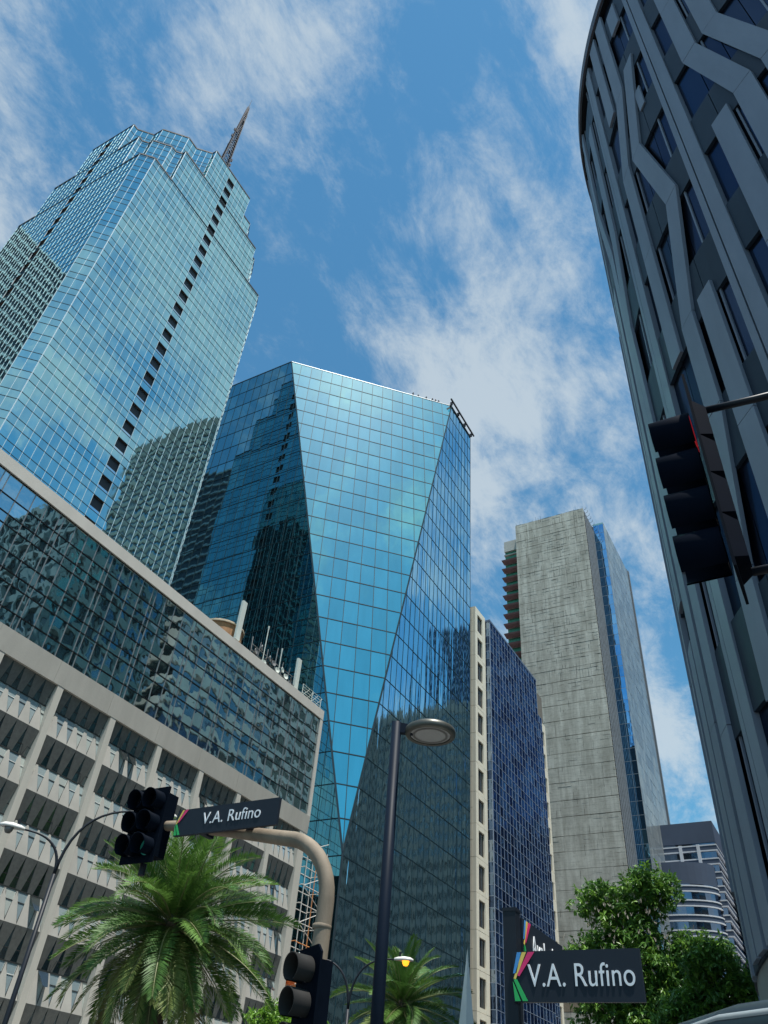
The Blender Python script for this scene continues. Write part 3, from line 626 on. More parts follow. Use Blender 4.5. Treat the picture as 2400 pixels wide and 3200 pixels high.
qt = thing('slender_glass_tower', 'pale blue glass tower with a deep blue corner strip behind the concrete wall', 'tower', (-48, 245, 0))
qw = Wall(qt, lambda x, y: 1780 < x < 2150 and y < 2830)
qg = [G('slender_glass_a', (.46, .52, .53), .06, .03, .3, (.34, .37, .37), .38), G('slender_glass_b', (.52, .58, .58), .06, .03, .3, (.40, .43, .42), .38), G('slender_glass_c', (.40, .46, .48), .06, .03, .3, (.29, .32, .33), .38)]
qb = [G('corner_glass_a', (.26, .58, .88), .02, .03, .3), G('corner_glass_b', (.20, .48, .78), .02, .03, .3)]
QX = -46.07
qw.face((QX, 228.45, 0), (0, 1, 0), (0, 0, 1), [(0, 3), (33, 3), (33, 191), (0, 191)], rng(0, 33, 2.2), rng(3, 191, 3.98), qg, tilt=.006, vw=.05, hw=.06, proud=.02)
qw.face((KX + .25, 228.45, 0), (1, 0, 0), (0, 0, 1), [(0, 3), (3.68, 3), (3.68, 190.5), (0, 190.5)], [0, 1.84, 3.68], rng(3, 190.5, 3.98), qb, tilt=.004, vw=.07, hw=.10, proud=.03)
qw.finish(M('slender_mullion', (.30, .34, .36), .5, .3), M('slender_mullion'))
MB().box(-75, QX - .1, 228.6, 261.4, 0, 190.4).build('core_wall', M('interior_dark'), qt)
MB().bar((KX + .2, 228.4, 190.8), (QX, 228.4, 190.8), .7, (0, -1, 0), .05, back=.5).build('corner_cap', M('corner_cap', (.25, .5, .55), .4), qt)
for k, (y, h) in enumerate(((262.2, 192.5), (264.6, 193.2))): MB().box(QX - 2.2, QX - .1 + k * .25, y, y + 1.4, 0, h).build('edge_fin', M('fin_grey', (.16, .18, .20), .6), qt)

# ================================================================ far banded building
ft = thing('banded_building', 'grey far building with white floor bands, a stepped block and a rounded front', 'building', (-40, 262, 0))
wb = M('white_band', (.66, .67, .70), .6, var=.06); dg = M('slate_wall', (.055, .08, .13), .7, var=.15, scale=.2); bgw = G('banded_glass', (.24, .28, .36), .06, .02, .3, (.02, .022, .03), .7)
# rear block
MB().box(-70, -31.4, 248.5, 300, 0, 85.8).build('block_wall', bgw, ft)
MB().box(-70.3, -31.1, 248.2, 300, 80.2, 86.2).build('roof_block', dg, ft)
k = 0
for i in range(20):
    z = 79.6 - i * 3.75
    MB().box(-70.4, -31.0, 248.1, 300, z - .35, z).build('floor_band', wb, ft)
    MB().box(-70.35, -31.05, 248.15, 300, z - 1.5, z - .37).build('spandrel', dg, ft)
    MB().box(-70.4, -31.0, 248.1, 300, z - 1.87, z - 1.52).build('floor_band', wb, ft)
for x in (-36.6, -41.6): MB().box(x, x + .9, 247.85, 248.3, 62, 79.7).build('pilaster', wb, ft)
# rounded front
def arcpts(r, n=18): return [(-45.5 + r * math.cos(a), 248 - .0 + r * .55 * math.sin(a) - 0) for a in [-math.pi + math.pi * i / n for i in range(n + 1)]]
def drum(r, z0, z1): return MB().prism([(x, y, z0) for x, y in arcpts(r)], (0, 0, z1 - z0))
drum(12.6, 0, 72.8).build('rounded_glass', bgw, ft); drum(12.75, 67.6, 73.4).build('rounded_parapet', dg, ft)
for i in range(17):
    z = 67.3 - i * 3.75
    drum(12.95, z - .35, z).build('floor_band', wb, ft); drum(12.8, z - 1.45, z - .36).build('spandrel', dg, ft); drum(12.95, z - 1.8, z - 1.46).build('floor_band', wb, ft)

# ================================================================ curved rib-clad tower (right)
rt = thing('curved_ribbed_tower', 'dark curved tower wrapped in grey vertical ribs that jog sideways across deep windows', 'tower', (17.36, 31.8, 0))
CX, CY, CRR = 17.36, 31.8, 21.0
Z = lambda z: 1.6 + 1.2 * (z - 1.6)
def RP(th, z, r): a = R_(th); return V((CX + r * math.cos(a), CY + r * math.sin(a), Z(z)))
def patch(th0, th1, z0, z1, r0, r1, step=1.6):
    mb = MB(); n = max(1, int(round((th1 - th0) / step)))
    for i in range(n):
        a, b = th0 + (th1 - th0) * i / n, th0 + (th1 - th0) * (i + 1) / n
        # faces: front, top, bottom (+ends)
        q = [RP(a, z0, r1), RP(b, z0, r1), RP(b, z1, r1), RP(a, z1, r1), RP(a, z0, r0), RP(b, z0, r0), RP(b, z1, r0), RP(a, z1, r0)]
        fs = [(0, 1, 2, 3), (3, 2, 6, 7), (1, 0, 4, 5)]
        if i == 0: fs.append((0, 3, 7, 4))
        if i == n - 1: fs.append((2, 1, 5, 6))
        mb.add(q, fs)
    return mb
ribm_ = M('rib_metal', (.18, .215, .275), .5, .1, var=.16, scale=.9, bump=.003, bscale=6, stretch=(1, 1, .3), spec=.25); ribd = M('rib_metal_dark', (.09, .09, .115), .6, .15, var=.12, scale=.7); spm = M('spandrel_metal', (.024, .038, .058), .5, .1, var=.25, scale=.8, stretch=(1, 1, .25), bump=.004, bscale=3, spec=.15)
nav = [G('deep_glass_a', (.030, .055, .105), .10, .02, .4, (.003, .006, .015), .75), G('deep_glass_b', (.018, .04, .085), .12, .02, .4, (.006, .012, .03), .75)]
R0, R1, R2, R3 = CRR - .8, CRR - .27, CRR - .13, CRR
cyl = MB().lathe([(R0 - .3, 0), (R0 - .3, Z(49.8)), (0, Z(49.8))], (CX, CY, 0), n=120); cyl.build('core_wall', M('interior_dark'), rt)
patch(150, 300, 49.15, 50, R0 - .4, CRR + .12).build('roof_rim', ribd, rt)
patch(150, 300, 48.9, 49.14, R0 - .4, CRR + .02).build('rim_groove', M('black_mullion'), rt)
patch(150, 300, -1.3, 5.75, R0, CRR - .2).build('base_wall', M('base_grey', (.20, .22, .215), .7, var=.15, scale=.4), rt)
bands = [(30.05 + 5.8 * k, 33.4 + 5.8 * k) for k in range(-4, 4)]
MIDS = [223.3 + 16.6 * k for k in range(-4, 4)]
for mid in MIDS:
    segs = [mid + 1.1, mid + 4.4, mid + 8.0, mid + 11.6, mid + 15.0]
    prev = 5.75
    for (z0, z1) in bands + [(49.0, 49.1)]:
        for s0, s1 in zip(segs, segs[1:]):
            if z0 > prev: patch(s0 + .05, s1 - .05, prev, min(z0, 49), R0, R2).build('spandrel_panel', spm, rt)
            if z0 < 48: patch(s0 + .05, s1 - .05, z0, min(z1, 48.9), R0 - .2, R1).build('window', random.choice(nav), rt)
        prev = z1
    for z0, z1 in bands:
        for tm in (mid + 6.1, mid + 13.2): patch(tm, tm + .22, z0, min(z1, 48.9), R0 - .1, R1 + .07).build('window_mullion', ribm_, rt)
    patch(mid - 1.6, mid - .82, 5.75, 48.9, R0, R3 - .09).build('upright_rib', ribm_, rt)
    patch(mid - .8, mid - .57, 5.75, 48.9, R0, R2 - .1).build('rib_groove', M('black_mullion'), rt)
    patch(mid - .55, mid + 1.1, 5.75, 48.9, R0, R3 - .06).build('upright_rib', ribm_, rt)
def ribbon(pts, hw=1.2, r1=R3, r0=R2 - .02):
    # pts (theta, z) from top down; edges stay vertical-sided, mitred at the jogs
    mb = MB(); n = len(pts); Lp = []; Rp = []
    # subdivide
    sub = []
    for i in range(n - 1):
        (a, za), (b, zb) = pts[i], pts[i + 1]; m = max(1, int(abs(b - a) / 1.3))
        for k in range(m): sub.append((a + (b - a) * k / m, za + (zb - za) * k / m))
    sub.append(pts[-1]); n = len(sub)
    for (t, z) in sub:
        Lp.append((t - hw, z)); Rp.append((t + hw, z))
    vs = []
    for (a, za), (b, zb) in zip(Lp, Rp):
        c = (a + b) / 2
        for r in (r1, r0): vs += [RP(a, za, r), RP(c, za, r), RP(b, zb, r)]
    fs = []
    for i in range(n - 1):
        o, q = i * 6, (i + 1) * 6
        fs += [(o, q, q + 1, o + 1), (o + 1, q + 1, q + 2, o + 2), (o + 3, q + 3, q, o), (o + 2, q + 2, q + 5, o + 5)]
    fs += [(0, 1, 4, 3), (1, 2, 5, 4)]; e = (n - 1) * 6; fs += [(e + 3, e + 4, e + 1, e), (e + 4, e + 5, e + 2, e + 1)]
    mb.add(vs, fs); return mb
rb = []
def bay(mid): return mid + 4.65, mid + 8.2, mid + 11.8
a, b, c = bay(206.7)
rb += [[(a, 48.8), (a, 39.5)], [(b, 48.8), (b, 39.4), (a - .1, 34.3), (a - .2, 21.8)], [(c + .3, 40.2), (b, 33.9), (c, 28.2), (b, 22.4), (b, 18.2), (a + .9, 13.2), (a + .6, 10.0)], [(c, 22.4), (c, 11.2)], [(c + .2, 47.0), (c + .2, 44.5)], [(c, 9.0), (c, 5.8)]]
a, b, c = bay(223.3)
rb += [[(a + .1, 48.8), (a, 33.4), (b - .1, 28.1), (b - .2, 16.6), (a, 11.5), (a, 5.8)], [(b + .2, 48.8), (b, 33.3), (c, 28.0), (c, 10)], [(a, 28.1), (a, 13.8)], [(c, 48.8), (c, 36)]]
a, b, c = bay(190.1)
rb += [[(a, 48.8), (a, 39.8), (b, 34.2), (b, 16.5), (b, 5.8)], [(c, 45), (c, 34.1), (b + 1.2, 28), (b + 2.4, 16)], [(c - .2, 15.4), (c - .3, 5.8)], [(a, 33), (a, 15.7)], [(a + .6, 14.2), (a + .6, 5.8)]]
for m in (173.5, 156.9):
    a, b, c = bay(m); rb += [[(a, 48.8), (a, 34), (b, 28), (b, 10)], [(c, 48.8), (c, 40), (b, 34.4), (b, 29)], [(c, 33), (c, 8)], [(a, 24), (a, 5.8)]]
for m in (239.9, 256.5):
    a, b, c = bay(m); rb += [[(a, 48.8), (a, 40), (b, 34.2), (b, 22), (a, 17), (a, 6)], [(c, 46), (c, 28), (b, 22.4), (b, 5.8)], [(b, 48.8), (b, 41)], [(c, 20), (c, 8)]]
for p in rb:
    pp = [p[0]]
    for q in p[1:]:
        a_ = pp[-1]; m_ = max(1, round((a_[1] - q[1]) / 5.8))
        for k in range(1, m_ + 1): pp.append((a_[0] + (q[0] - a_[0]) * k / m_, a_[1] + (q[1] - a_[1]) * k / m_))
    for k in range(len(pp) - 1):
        (a1, z1_), (a2, z2_) = pp[k], pp[k + 1]
        ribbon([(a1, z1_ - .012), (a2, z2_ + .012)], r1=R3 + random.uniform(-.004, .004)).build('rib_panel', ribm_, rt)
patch(218.0, 219.3, 35.5, 37.2, R2, R3 - .05).build('short_rib', ribm_, rt)

# ================================================================ buildings across the avenue, seen only as mirror images in the glass
def office(name, lab, x0, x1, y0, y1, h, fl, wallm, glm, faces='-x', frac=.45, step=4.0, fins=0):
    t = thing(name, lab, 'building', ((x0 + x1) / 2, (y0 + y1) / 2, 0))
    MB().box(x0, x1, y0, y1, 0, h).build('window_wall', glm, t)
    z = h
    while z > 2:
        MB().box(x0 - .5, x1 + .5, y0 - .5, y1 + .5, z - fl * frac, z).build('floor_band', wallm, t); z -= fl
    if fins:
        f = MB(); y = y0
        while y < y1: f.box(x0 - .75, x0 - .1, y, y + .5, 0, h); y += fins
        x = x0
        while x < x1: f.box(x, x + .5, y0 - .75, y0 - .1, 0, h); x += fins
        f.build('fins', wallm, t, kind='stuff')
    return t
gA = G('opposite_glass_a', (.30, .42, .46), .05, .01, .3, (.03, .04, .05), .7); gB = G('opposite_glass_b', (.24, .40, .62), .05, .01, .3, (.02, .03, .05), .7)
wW = M('opposite_white', (.80, .79, .75), .8, var=.1); wG = M('opposite_grey', (.22, .22, .21), .85, var=.15); wD = M('opposite_dark', (.12, .12, .115), .85, var=.2)
office('banded_office', 'pale office block with white floor bands, mirrored in the low building glass', 5, 45, 84, 132, 92, 4.2, wW, gA, frac=.42)
office('glass_office', 'blue green office slab mirrored at the left of the dark glass band', 5, 40, 58, 80, 84, 3.9, M('opposite_teal', (.20, .30, .32), .7), gA, frac=.3, fins=3.2)
t = office('finned_office', 'grey finned office block mirrored low in the turquoise tower', -22.5, 28, 205, 211, 113, 4.0, wG, gA, frac=.5, fins=1.6)
f = MB()
for k in range(24): f.box(-22.6 + k * 2.1, -22.6 + k * 2.1 + 1.4, 204.6, 206, 112.9, 114 + 2.2 * ((k * 7) % 5) / 5)
f.build('serrated_parapet', wG, t)
office('blue_tower', 'tall blue glass tower mirrored at the edge of the turquoise tower', -28.5, 16, 262, 300, 181, 4.0, M('opposite_blue', (.12, .22, .38), .5), gB, frac=.25)
t = office('arched_tower', 'dark tall tower with arched crown mirrored in the stepped tower', 30, 80, 160, 178, 244, 4.1, M('opposite_mid', (.26, .26, .25), .85, var=.15), gA, frac=.55)
MB().prism([(30 + 50 * i / 24, 160, 244 + 6 * math.sin(math.pi * (.12 + .76 * i / 24)) ** .4) for i in range(25)] + [(80, 160, 243.9), (30, 160, 243.9)], (0, 18, 0)).build('arched_crown', wD, t)
office('striped_tower', 'dark striped tower mirrored in the shaded side of the stepped tower', -192, -165, -45, 20, 205, 3.9, M('stripe_pale', (.42, .46, .50), .7), M('stripe_dark', (.03, .045, .07), .5), frac=.2, fins=4)

# ================================================================ street furniture
black = M('black_paint', (.010, .014, .022), .5, .0, var=.2, scale=4, spec=.3); navy = M('signal_housing', (.003, .006, .012), .65, .0, var=.25, scale=6, spec=.03); lensd = M('dark_lens', (.02, .02, .022), .15)
def signal_section(t, c, n, r=.15, vis=.27, lens=None, vm=navy, cut=.35):
    """lens + open-bottom visor on a signal head; c = lens centre, n = facing direction"""
    n = V(n).normalized(); c = V(c); side_ = V((0, 0, 1)).cross(n).normalized(); up = n.cross(side_)
    MB().lathe([(0, .02), (r * .9, .005), (r * .92, 0)], c, n, 20).build('lens', lens or lensd, t, True)
    mb = MB(); a0 = R_(-90 - 0 + 35); seg = 22; vs = []
    for i in range(seg + 1):
        a = R_(-62) + (R_(242) - R_(-62)) * i / seg
        d = side_ * math.cos(a) + up * math.sin(a)
        ln = vis * (1 - cut * (1 - max(0, math.sin(a))) * .5)
        for rr in (r, r + .012): vs += [c + d * rr, c + d * rr * 1.02 + n * ln]
    fs = []
    for i in range(seg):
        o, q = i * 4, (i + 1) * 4
        fs += [(o, o + 1, q + 1, q), (o + 2, q + 2, q + 3, o + 3), (o + 1, o + 3, q + 3, q + 1)]
    mb.add(vs, fs).build('visor', vm, t, True)
def lettering(txt, name, parent, M4, size, mat, shear=0, sx=1):
    cu = bpy.data.curves.new('lettering', 'FONT'); cu.body = txt; cu.size = size; cu.extrude = .003; cu.align_x = 'CENTER'; cu.align_y = 'CENTER'; cu.space_character = 1.04
    o = bpy.data.objects.new('tmp', cu); C.objects.link(o); bpy.context.view_layer.update()
    me = bpy.data.meshes.new_from_object(o.evaluated_get(bpy.context.evaluated_depsgraph_get())); bpy.data.objects.remove(o)
    me.name = name; me.materials.clear(); me.materials.append(mat)
    n = bpy.data.objects.new(name, me); C.objects.link(n); n.matrix_basis = M4 @ Matrix.Diagonal((sx, 1, 1, 1)); setp(n, parent); return n
def axes(o, X, Y, Zz): m = Matrix((V(X), V(Y), V(Zz))).transposed().to_4x4(); m.translation = V(o); return m
signm = M('sign_slate', (.013, .020, .031), .55, var=.12, scale=3, spec=.25); signw = M('sign_white', (.80, .82, .84), .5, var=.03); pink = M('stripe_pink', (.75, .03, .16), .5); yel = M('stripe_yellow', (.80, .58, .12), .5); grn = M('stripe_green', (.02, .42, .10), .5); blu = M('stripe_blue', (.06, .28, .62), .5)
def emblem(t, F, w, h):      # coloured chevron stripes at the left end of a sign; F maps (u,v) with origin at the sign's lower left
    def st(pts, m): MB().prism([F(u, v, .012) for u, v in pts], F(0, 0, .003) - F(0, 0, 0)).build('stripe', m, t)
    a = h
    st([(.01 * a, .56 * a), (.12 * a, .98 * a), (.22 * a, .98 * a), (.09 * a, .56 * a)], blu) if w < 1.3 else None
    st([(.02 * a, .46 * a), (.24 * a, .98 * a), (.34 * a, .98 * a), (.07 * a, .44 * a)], yel)
    st([(.10 * a, .52 * a), (.38 * a, .98 * a), (.54 * a, .98 * a), (.16 * a, .50 * a)], pink)
    st([(.02 * a, .44 * a), (.10 * a, .44 * a), (.34 * a, .02 * a), (.22 * a, .02 * a)], grn)
    st([(.0, .40 * a), (.05 * a, .30 * a), (.17 * a, .02 * a), (.04 * a, .02 * a)], grn)

# mast with curved arm
YM = 8.75; MX = -5.80
ms = thing('signal_mast', 'weathered tan steel mast curving left over the road, carrying signals and a sign', 'pole', (MX, YM, 0))
rust = M('weathered_steel', (.25, .20, .145), .75, .0, var=.45, scale=3.2, bump=.002, bscale=40, stretch=(1, 1, .35))
arc = [(MX, YM, 0), (MX, YM, 3.2), (MX + .02, YM, 4.05)] + [(MX - .78 + .80 * math.cos(a), YM, 4.06 + .80 * math.sin(a)) for a in [R_(10 + 75 * i / 9) for i in range(10)]] + [(-6.9, YM, 4.93), (-7.6, YM, 5.06), (-8.6, YM, 5.22), (-9.35, YM, 5.28)]
MB().tube(arc, [.105, .105, .102] + [.10] * 10 + [.092, .085, .075, .06], 20).build('mast_tube', rust, ms, True)
for z in (2.75, 3.72): MB().lathe([(.108, 0), (.118, .01), (.118, .05), (.108, .06)], (MX, YM, z), n=20).build('weld_ring', rust, ms, True)
s1 = thing('street_name_sign', 'long slate sign reading V.A. Rufino hung on the curved mast arm', 'sign', (-7.5, YM - .16, 5.2))
SX0, SX1, SZ0, SZ1 = -8.42, -6.60, 4.99, 5.36
MB().box(SX0, SX1, YM - .20, YM - .15, SZ0, SZ1).build('sign_plate', signm, s1)
for x in (-7.95, -7.1): MB().box(x - .04, x + .04, YM - .16, YM + .1, 5.0, 5.22).build('bracket', black, s1)
F1 = lambda u, v, d: V((SX0 + u, YM - .20 - d + .006, SZ0 + v))
emblem(s1, F1, 1.82, SZ1 - SZ0)
lettering('V.A. Rufino', 'lettering', s1, axes((-7.40, YM - .205, 5.185), (1, 0, 0), (0, 0, 1), (0, -1, 0)), .235, signw, sx=.92)
h1 = thing('traffic_light', 'dark six lamp signal head in two columns hanging on the mast arm', 'traffic light', (-9.2, YM - .1, 5.2))
HX0, HX1, HZ0, HZ1 = -9.40, -8.76, 4.68, 5.78
MB().box(HX0, HX1, YM - .16, YM - .13, HZ0, HZ1).build('backplate', navy, h1)
redl = M('red_lamp', (.55, .02, .03), .3, emit=.25); grl = M('green_lamp', (.01, .10, .08), .3, emit=.25)
for cxx in (HX0 + .175, HX1 - .165):
    MB().box(cxx - .14, cxx + .14, YM - .13, YM + .10, HZ0 + .1, HZ1 - .08).build('housing', navy, h1)
    for r_i in range(3):
        zc = HZ1 - .22 - r_i * .33
        signal_section(h1, (cxx, YM - .165, zc), (0, -1, -.05), .132, .24, grl if (r_i == 2 and cxx > -9.1) else None)
MB().tube([(-9.08, YM + .02, 4.72), (-9.08, YM + .02, 4.56)], .05, 10).build('cap', black, h1)
# three lamp signal on the mast
h2 = thing('traffic_light', 'three lamp signal with drum visors fixed low on the tan mast', 'traffic light', (MX - .2, YM - .2, 3))
n2 = V((-.34, -.94, 0)); sd_ = V((.94, -.34, 0)); c2_ = V((MX + .06, YM - .24, 0))
vg = M('visor_grey', (.030, .029, .028), .7, var=.2, spec=.1)
pl = [c2_ + sd_ * u + V((0, 0, z)) for u, z in ((-.2, 2.2), (.22, 2.2), (.22, 3.42), (.15, 3.5), (-.2, 3.46))]
MB().prism(pl, n2 * .03).build('backplate', navy, h2)
MB().prism([c2_ + sd_ * u - n2 * .22 + V((0, 0, z)) for u, z in ((-.14, 2.25), (.14, 2.25), (.14, 3.36), (-.14, 3.36))], n2 * .21).build('housing', navy, h2)
for k in range(3): signal_section(h2, c2_ + n2 * .035 + V((0, 0, 3.24 - k * .34)), n2, .135, .25, grl if k == 2 else None, vg, cut=.1)
MB().box(MX - .1, MX, YM - .2, YM - .05, 2.5, 2.56).build('bracket', black, h2)

# near signal at the right edge
h3 = thing('traffic_light', 'large dark four lamp signal seen from the side against the curved tower', 'traffic light', (-.1, 5, 5.8))
px_ = -.13; py_ = 5.0
pl = [(px_, py_ + u, z) for u, z in ((-.26, 4.88), (.26, 4.88), (.27, 6.85), (.0, 7.02), (-.26, 6.9))]
MB().prism(pl, (.02, 0, 0)).build('backplate', M('backplate_edge', (.006, .009, .015), .6, 0, spec=.02), h3)
hb = M('housing_blue', (.0025, .0055, .013), .65, 0, var=.2, scale=5, spec=.03)
for k in range(4):
    zc = 6.43 - k * .41
    MB().hexa([(px_ + .02, py_ - .19, zc - .2), (px_ + .11, py_ - .12, zc - .17), (px_ + .11, py_ + .12, zc - .17), (px_ + .02, py_ + .19, zc - .2), (px_ + .02, py_ - .19, zc + .2), (px_ + .11, py_ - .12, zc + .15), (px_ + .11, py_ + .12, zc + .15), (px_ + .02, py_ + .19, zc + .2)]).build('housing', hb, h3)
    signal_section(h3, (px_ - .03, py_, zc), (-1, 0, 0), .175, .33, redl if k == 0 else None, hb, cut=.05)
MB().tube([(px_ - .33, py_ + .10, 6.36), (px_ - .02, py_ + .10, 6.36)], .001, 6).build('seam', hb, h3)
p3 = thing('signal_pole', 'dark bracket arms and pole holding the four lamp signal at the right edge', 'pole', (.95, 5.05, 0))
MB().tube([(.95, 5.05, 0), (.95, 5.05, 7.2)], .075, 16).build('pole', black, p3, True)
MB().tube([(px_ + .1, py_, 6.66), (.35, 5.0, 6.62), (.5, 5.0, 6.61), (.58, 5.02, 6.58), (.6, 5.03, 6.5), (.6, 5.03, 5.4), (.95, 5.05, 5.35)], .032, 12).build('upper_arm', black, p3, True)
MB().tube([(px_ + .1, py_, 4.97), (.5, 5.0, 4.96), (.95, 5.05, 4.96)], .032, 12).build('lower_arm', black, p3, True)

# corner street-name post
ps = thing('sign_post', 'square dark post carrying two street name signs', 'post', (-2.86, 7.5, 0))
MB().box(-2.925, -2.80, 7.44, 7.56, 0, 3.49).build('post', black, ps)
MB().box(-2.93, -2.795, 7.435, 7.565, 3.49, 3.52).build('cap', black, ps)
s2 = thing('street_name_sign', 'slate sign reading V.A. Rufino on the square corner post', 'sign', (-2.2, 7.45, 2.95))
MB().box(-2.83, -1.70, 7.41, 7.45, 2.755, 3.145).build('sign_plate', signm, s2)
F2 = lambda u, v, d: V((-2.83 + u, 7.41 - d + .006, 2.755 + v))
emblem(s2, F2, 1.13, .39)
lettering('V.A. Rufino', 'lettering', s2, axes((-2.22, 7.405, 2.945), (1, 0, 0), (0, 0, 1), (0, -1, 0)), .25, signw, sx=.78)
s3 = thing('street_name_sign', 'slate sign reading Ayala turned edgewise behind the other corner sign', 'sign', (-2.8, 8.1, 3.25))
MB().box(-2.83, -2.79, 7.58, 8.75, 3.06, 3.46).build('sign_plate', signm, s3)
F3 = lambda u, v, d: V((-2.79 + d - .006, 7.58 + u, 3.06 + v))
emblem(s3, F3, 1.13, .40)
lettering('Ayala Ave.', 'lettering', s3, axes((-2.784, 8.27, 3.27), (0, 1, 0), (0, 0, 1), (1, 0, 0)), .25, signw, sx=.82)

# disc headed street lamp
ls = thing('street_lamp', 'tall dark lamp post with a round flat disc head', 'lamp post', (-6.39, 11.32, 0))
lampb = M('lamp_post_blue', (.006, .012, .024), .5, 0, var=.15, scale=3, spec=.1)
MB().tube([(-6.39, 11.32, 0), (-6.39, 11.32, 7.66)], [.102, .088], 20).build('pole', lampb, ls, True)
hc = V((-5.84, 11.58, 7.47))
MB().hexa([(-6.45, 11.25, 7.48), (-6.1, 11.38, 7.44), (-6.1, 11.5, 7.44), (-6.45, 11.39, 7.48), (-6.45, 11.25, 7.68), (-6.1, 11.38, 7.60), (-6.1, 11.5, 7.60), (-6.45, 11.39, 7.68)]).build('arm', lampb, ls)
MB().lathe([(.36, -.035), (.40, -.05), (.44, -.03), (.455, .02), (.44, .08), (.36, .13), (.2, .17), (0, .185)], hc, n=40).build('lamp_head', M('lamp_head_bronze', (.10, .10, .085), .4, .5, var=.15), ls, True)
MB().lathe([(0, -.028), (.25, -.028), (.355, -.02)], hc, n=40).build('lamp_lens', M('lamp_lens', (.36, .37, .36), .25, var=.08, scale=8), ls, True)
MB().lathe([(.27, -.034), (.29, -.04), (.31, -.034)], hc, n=40).build('lens_ring', M('lens_ring', (.14, .14, .13), .4), ls, True)

# twin arm street lights
def twin(base, h_join, armA, armB, label, litB, rad=.055):
    t = thing('twin_arm_lamp', label, 'street light', base, 'twin arm street lights in the median')
    b = V(base); j = b + V((0, 0, h_join))
    MB().tube([b, b + V((0, 0, h_join * .5)), j], [rad * 1.5, rad * 1.2, rad], 12).build('pole', black, t, True)
    for e, lit in ((armA, False), (armB, litB)):
        e = V(e); d = e - j; hd = V((d.x, d.y, 0))
        pts = []
        for i in range(13):
            s_ = i / 12; pts.append(j + hd * (s_ ** 1.9) + V((0, 0, d.z * (1 - (1 - s_) ** 2.1))))
        MB().tube(pts, [rad * .8 - .02 * i / 12 for i in range(13)], 10).build('arm', black, t, True)
        dr = (pts[-1] - pts[-2]).normalized(); dr = V((dr.x, dr.y, dr.z * .3)).normalized()
        up = V((0, 0, 1)); sd2 = dr.cross(up).normalized()
        hd_ = MB(); 
        sec = [(0, .05, .05), (.12, .10, .09), (.34, .15, .12), (.55, .14, .10), (.66, .06, .05)]
        n = 12; vs = []
        for (q, ww, hh) in sec: vs += [pts[-1] + dr * q + sd2 * math.cos(2 * math.pi * i / n) * ww + up * max(-.02, math.sin(2 * math.pi * i / n) * hh) for i in range(n)]
        fs = [(a * n + i, a * n + (i + 1) % n, (a + 1) * n + (i + 1) % n, (a + 1) * n + i) for a in range(len(sec) - 1) for i in range(n)] + [tuple(range(n - 1, -1, -1)), tuple(range((len(sec) - 1) * n, len(sec) * n))]
        hd_.add(vs, fs).build('lamp_head', M('lamp_white', (.66, .65, .62), .5, var=.06), t, True)
        bl = MB().lathe([(0, -.16), (.07, -.145), (.11, -.08), (.125, 0), (0, .0)], pts[-1] + dr * .40 - up * .02, (0, 0, 1), 14)
        bl.build('lamp_bowl', M('amber_lamp', (1.0, .36, .02), .4, emit=1.6) if lit else M('bowl_grey', (.16, .15, .14), .3), t, True)
        MB().tube([pts[-1] + dr * .2 + up * .08, pts[-1] + dr * .2 + up * .24], .04, 8).build('photocell', black, t)
twin((-18.75, 15.0, 0), 6.9, (-19.42, 14.12, 7.85), (-17.3, 16.6, 8.9), 'tall black street light with a pale lamp, standing before the folded concrete panels', False)
twin((-15.6, 25.63, 0), 5.4, (-16.72, 25.0, 6.82), (-14.35, 26.33, 6.96), 'black street light with a glowing amber lamp, beside the small palm', True)

# white tapering pylon
t = thing('white_pylon', 'slim white tapering pylon in front of the cream building', 'pylon', (-14.1, 32.05, 0))
MB().add([(-15.15, 31.75, 0), (-13.95, 31.2, 0), (-13.25, 32.0, 0), (-14.3, 32.9, 0), (-14.13, 32.02, 8.45)], [(0, 1, 4), (1, 2, 4), (2, 3, 4), (3, 0, 4), (3, 2, 1, 0)]).build('shaft', M('pylon_white', (.74, .74, .72), .6, var=.05), t)
MB().box(-15.4, -13.0, 31.0, 33.1, 0, .3).build('plinth', pave, t)

# parked van, roof just in frame
vn = thing('dark_van', 'dark glossy van with a pale roof edge in the bottom right corner', 'van', (.25, 5.15, 0))
vm_ = axes((-.02, 4.85, -.05), V((.66, -.75, 0)).normalized(), V((.75, .66, 0)).normalized(), (0, 0, 1))
vp = M('van_paint', (.010, .016, .022), .35, 0, var=.1, spec=.35); vtrim = M('van_roof_edge', (.42, .45, .46), .3, .3, var=.08); tyre = M('tyre', (.02, .02, .02), .8); rim = M('rim', (.4, .4, .4), .3, .8); vgl = G('van_glass', (.25, .28, .3), .02, .0, 1, (.005, .006, .008), .5)
def vsec(x, w, zb, zt, r):
    P_ = []
    for (sy, a0) in ((1, 0), (-1, 90)):
        for i in range(6):
            a = R_(a0 + 90 * i / 5); P_.append((x, sy * 0 + (w - r) * (1 if a0 == 0 else -1) + r * math.cos(a), zt - r * .8 + r * .8 * math.sin(a)))
    return P_ + [(x, -w, zb), (x, w, zb)]
secs = [vsec(-2.35, .78, .5, 1.5, .12), vsec(-2.2, .86, .35, 2.02, .2), vsec(-1.7, .9, .3, 2.26, .22), vsec(0, .92, .3, 2.33, .24), vsec(1.2, .92, .3, 2.28, .24), vsec(1.75, .9, .3, 2.1, .22), vsec(2.25, .86, .35, 1.3, .2), vsec(2.45, .8, .45, .95, .15)]
mb = MB(); n = len(secs[0]); vs = [vm_ @ V(p) for s_ in secs for p in s_]
mb.add(vs, [(a * n + i, (a + 1) * n + i, (a + 1) * n + (i + 1) % n, a * n + (i + 1) % n) for a in range(len(secs) - 1) for i in range(n)] + [tuple(range(n)), tuple(range(len(secs) * n - 1, (len(secs) - 1) * n - 1, -1))]).build('body', vp, vn, True)
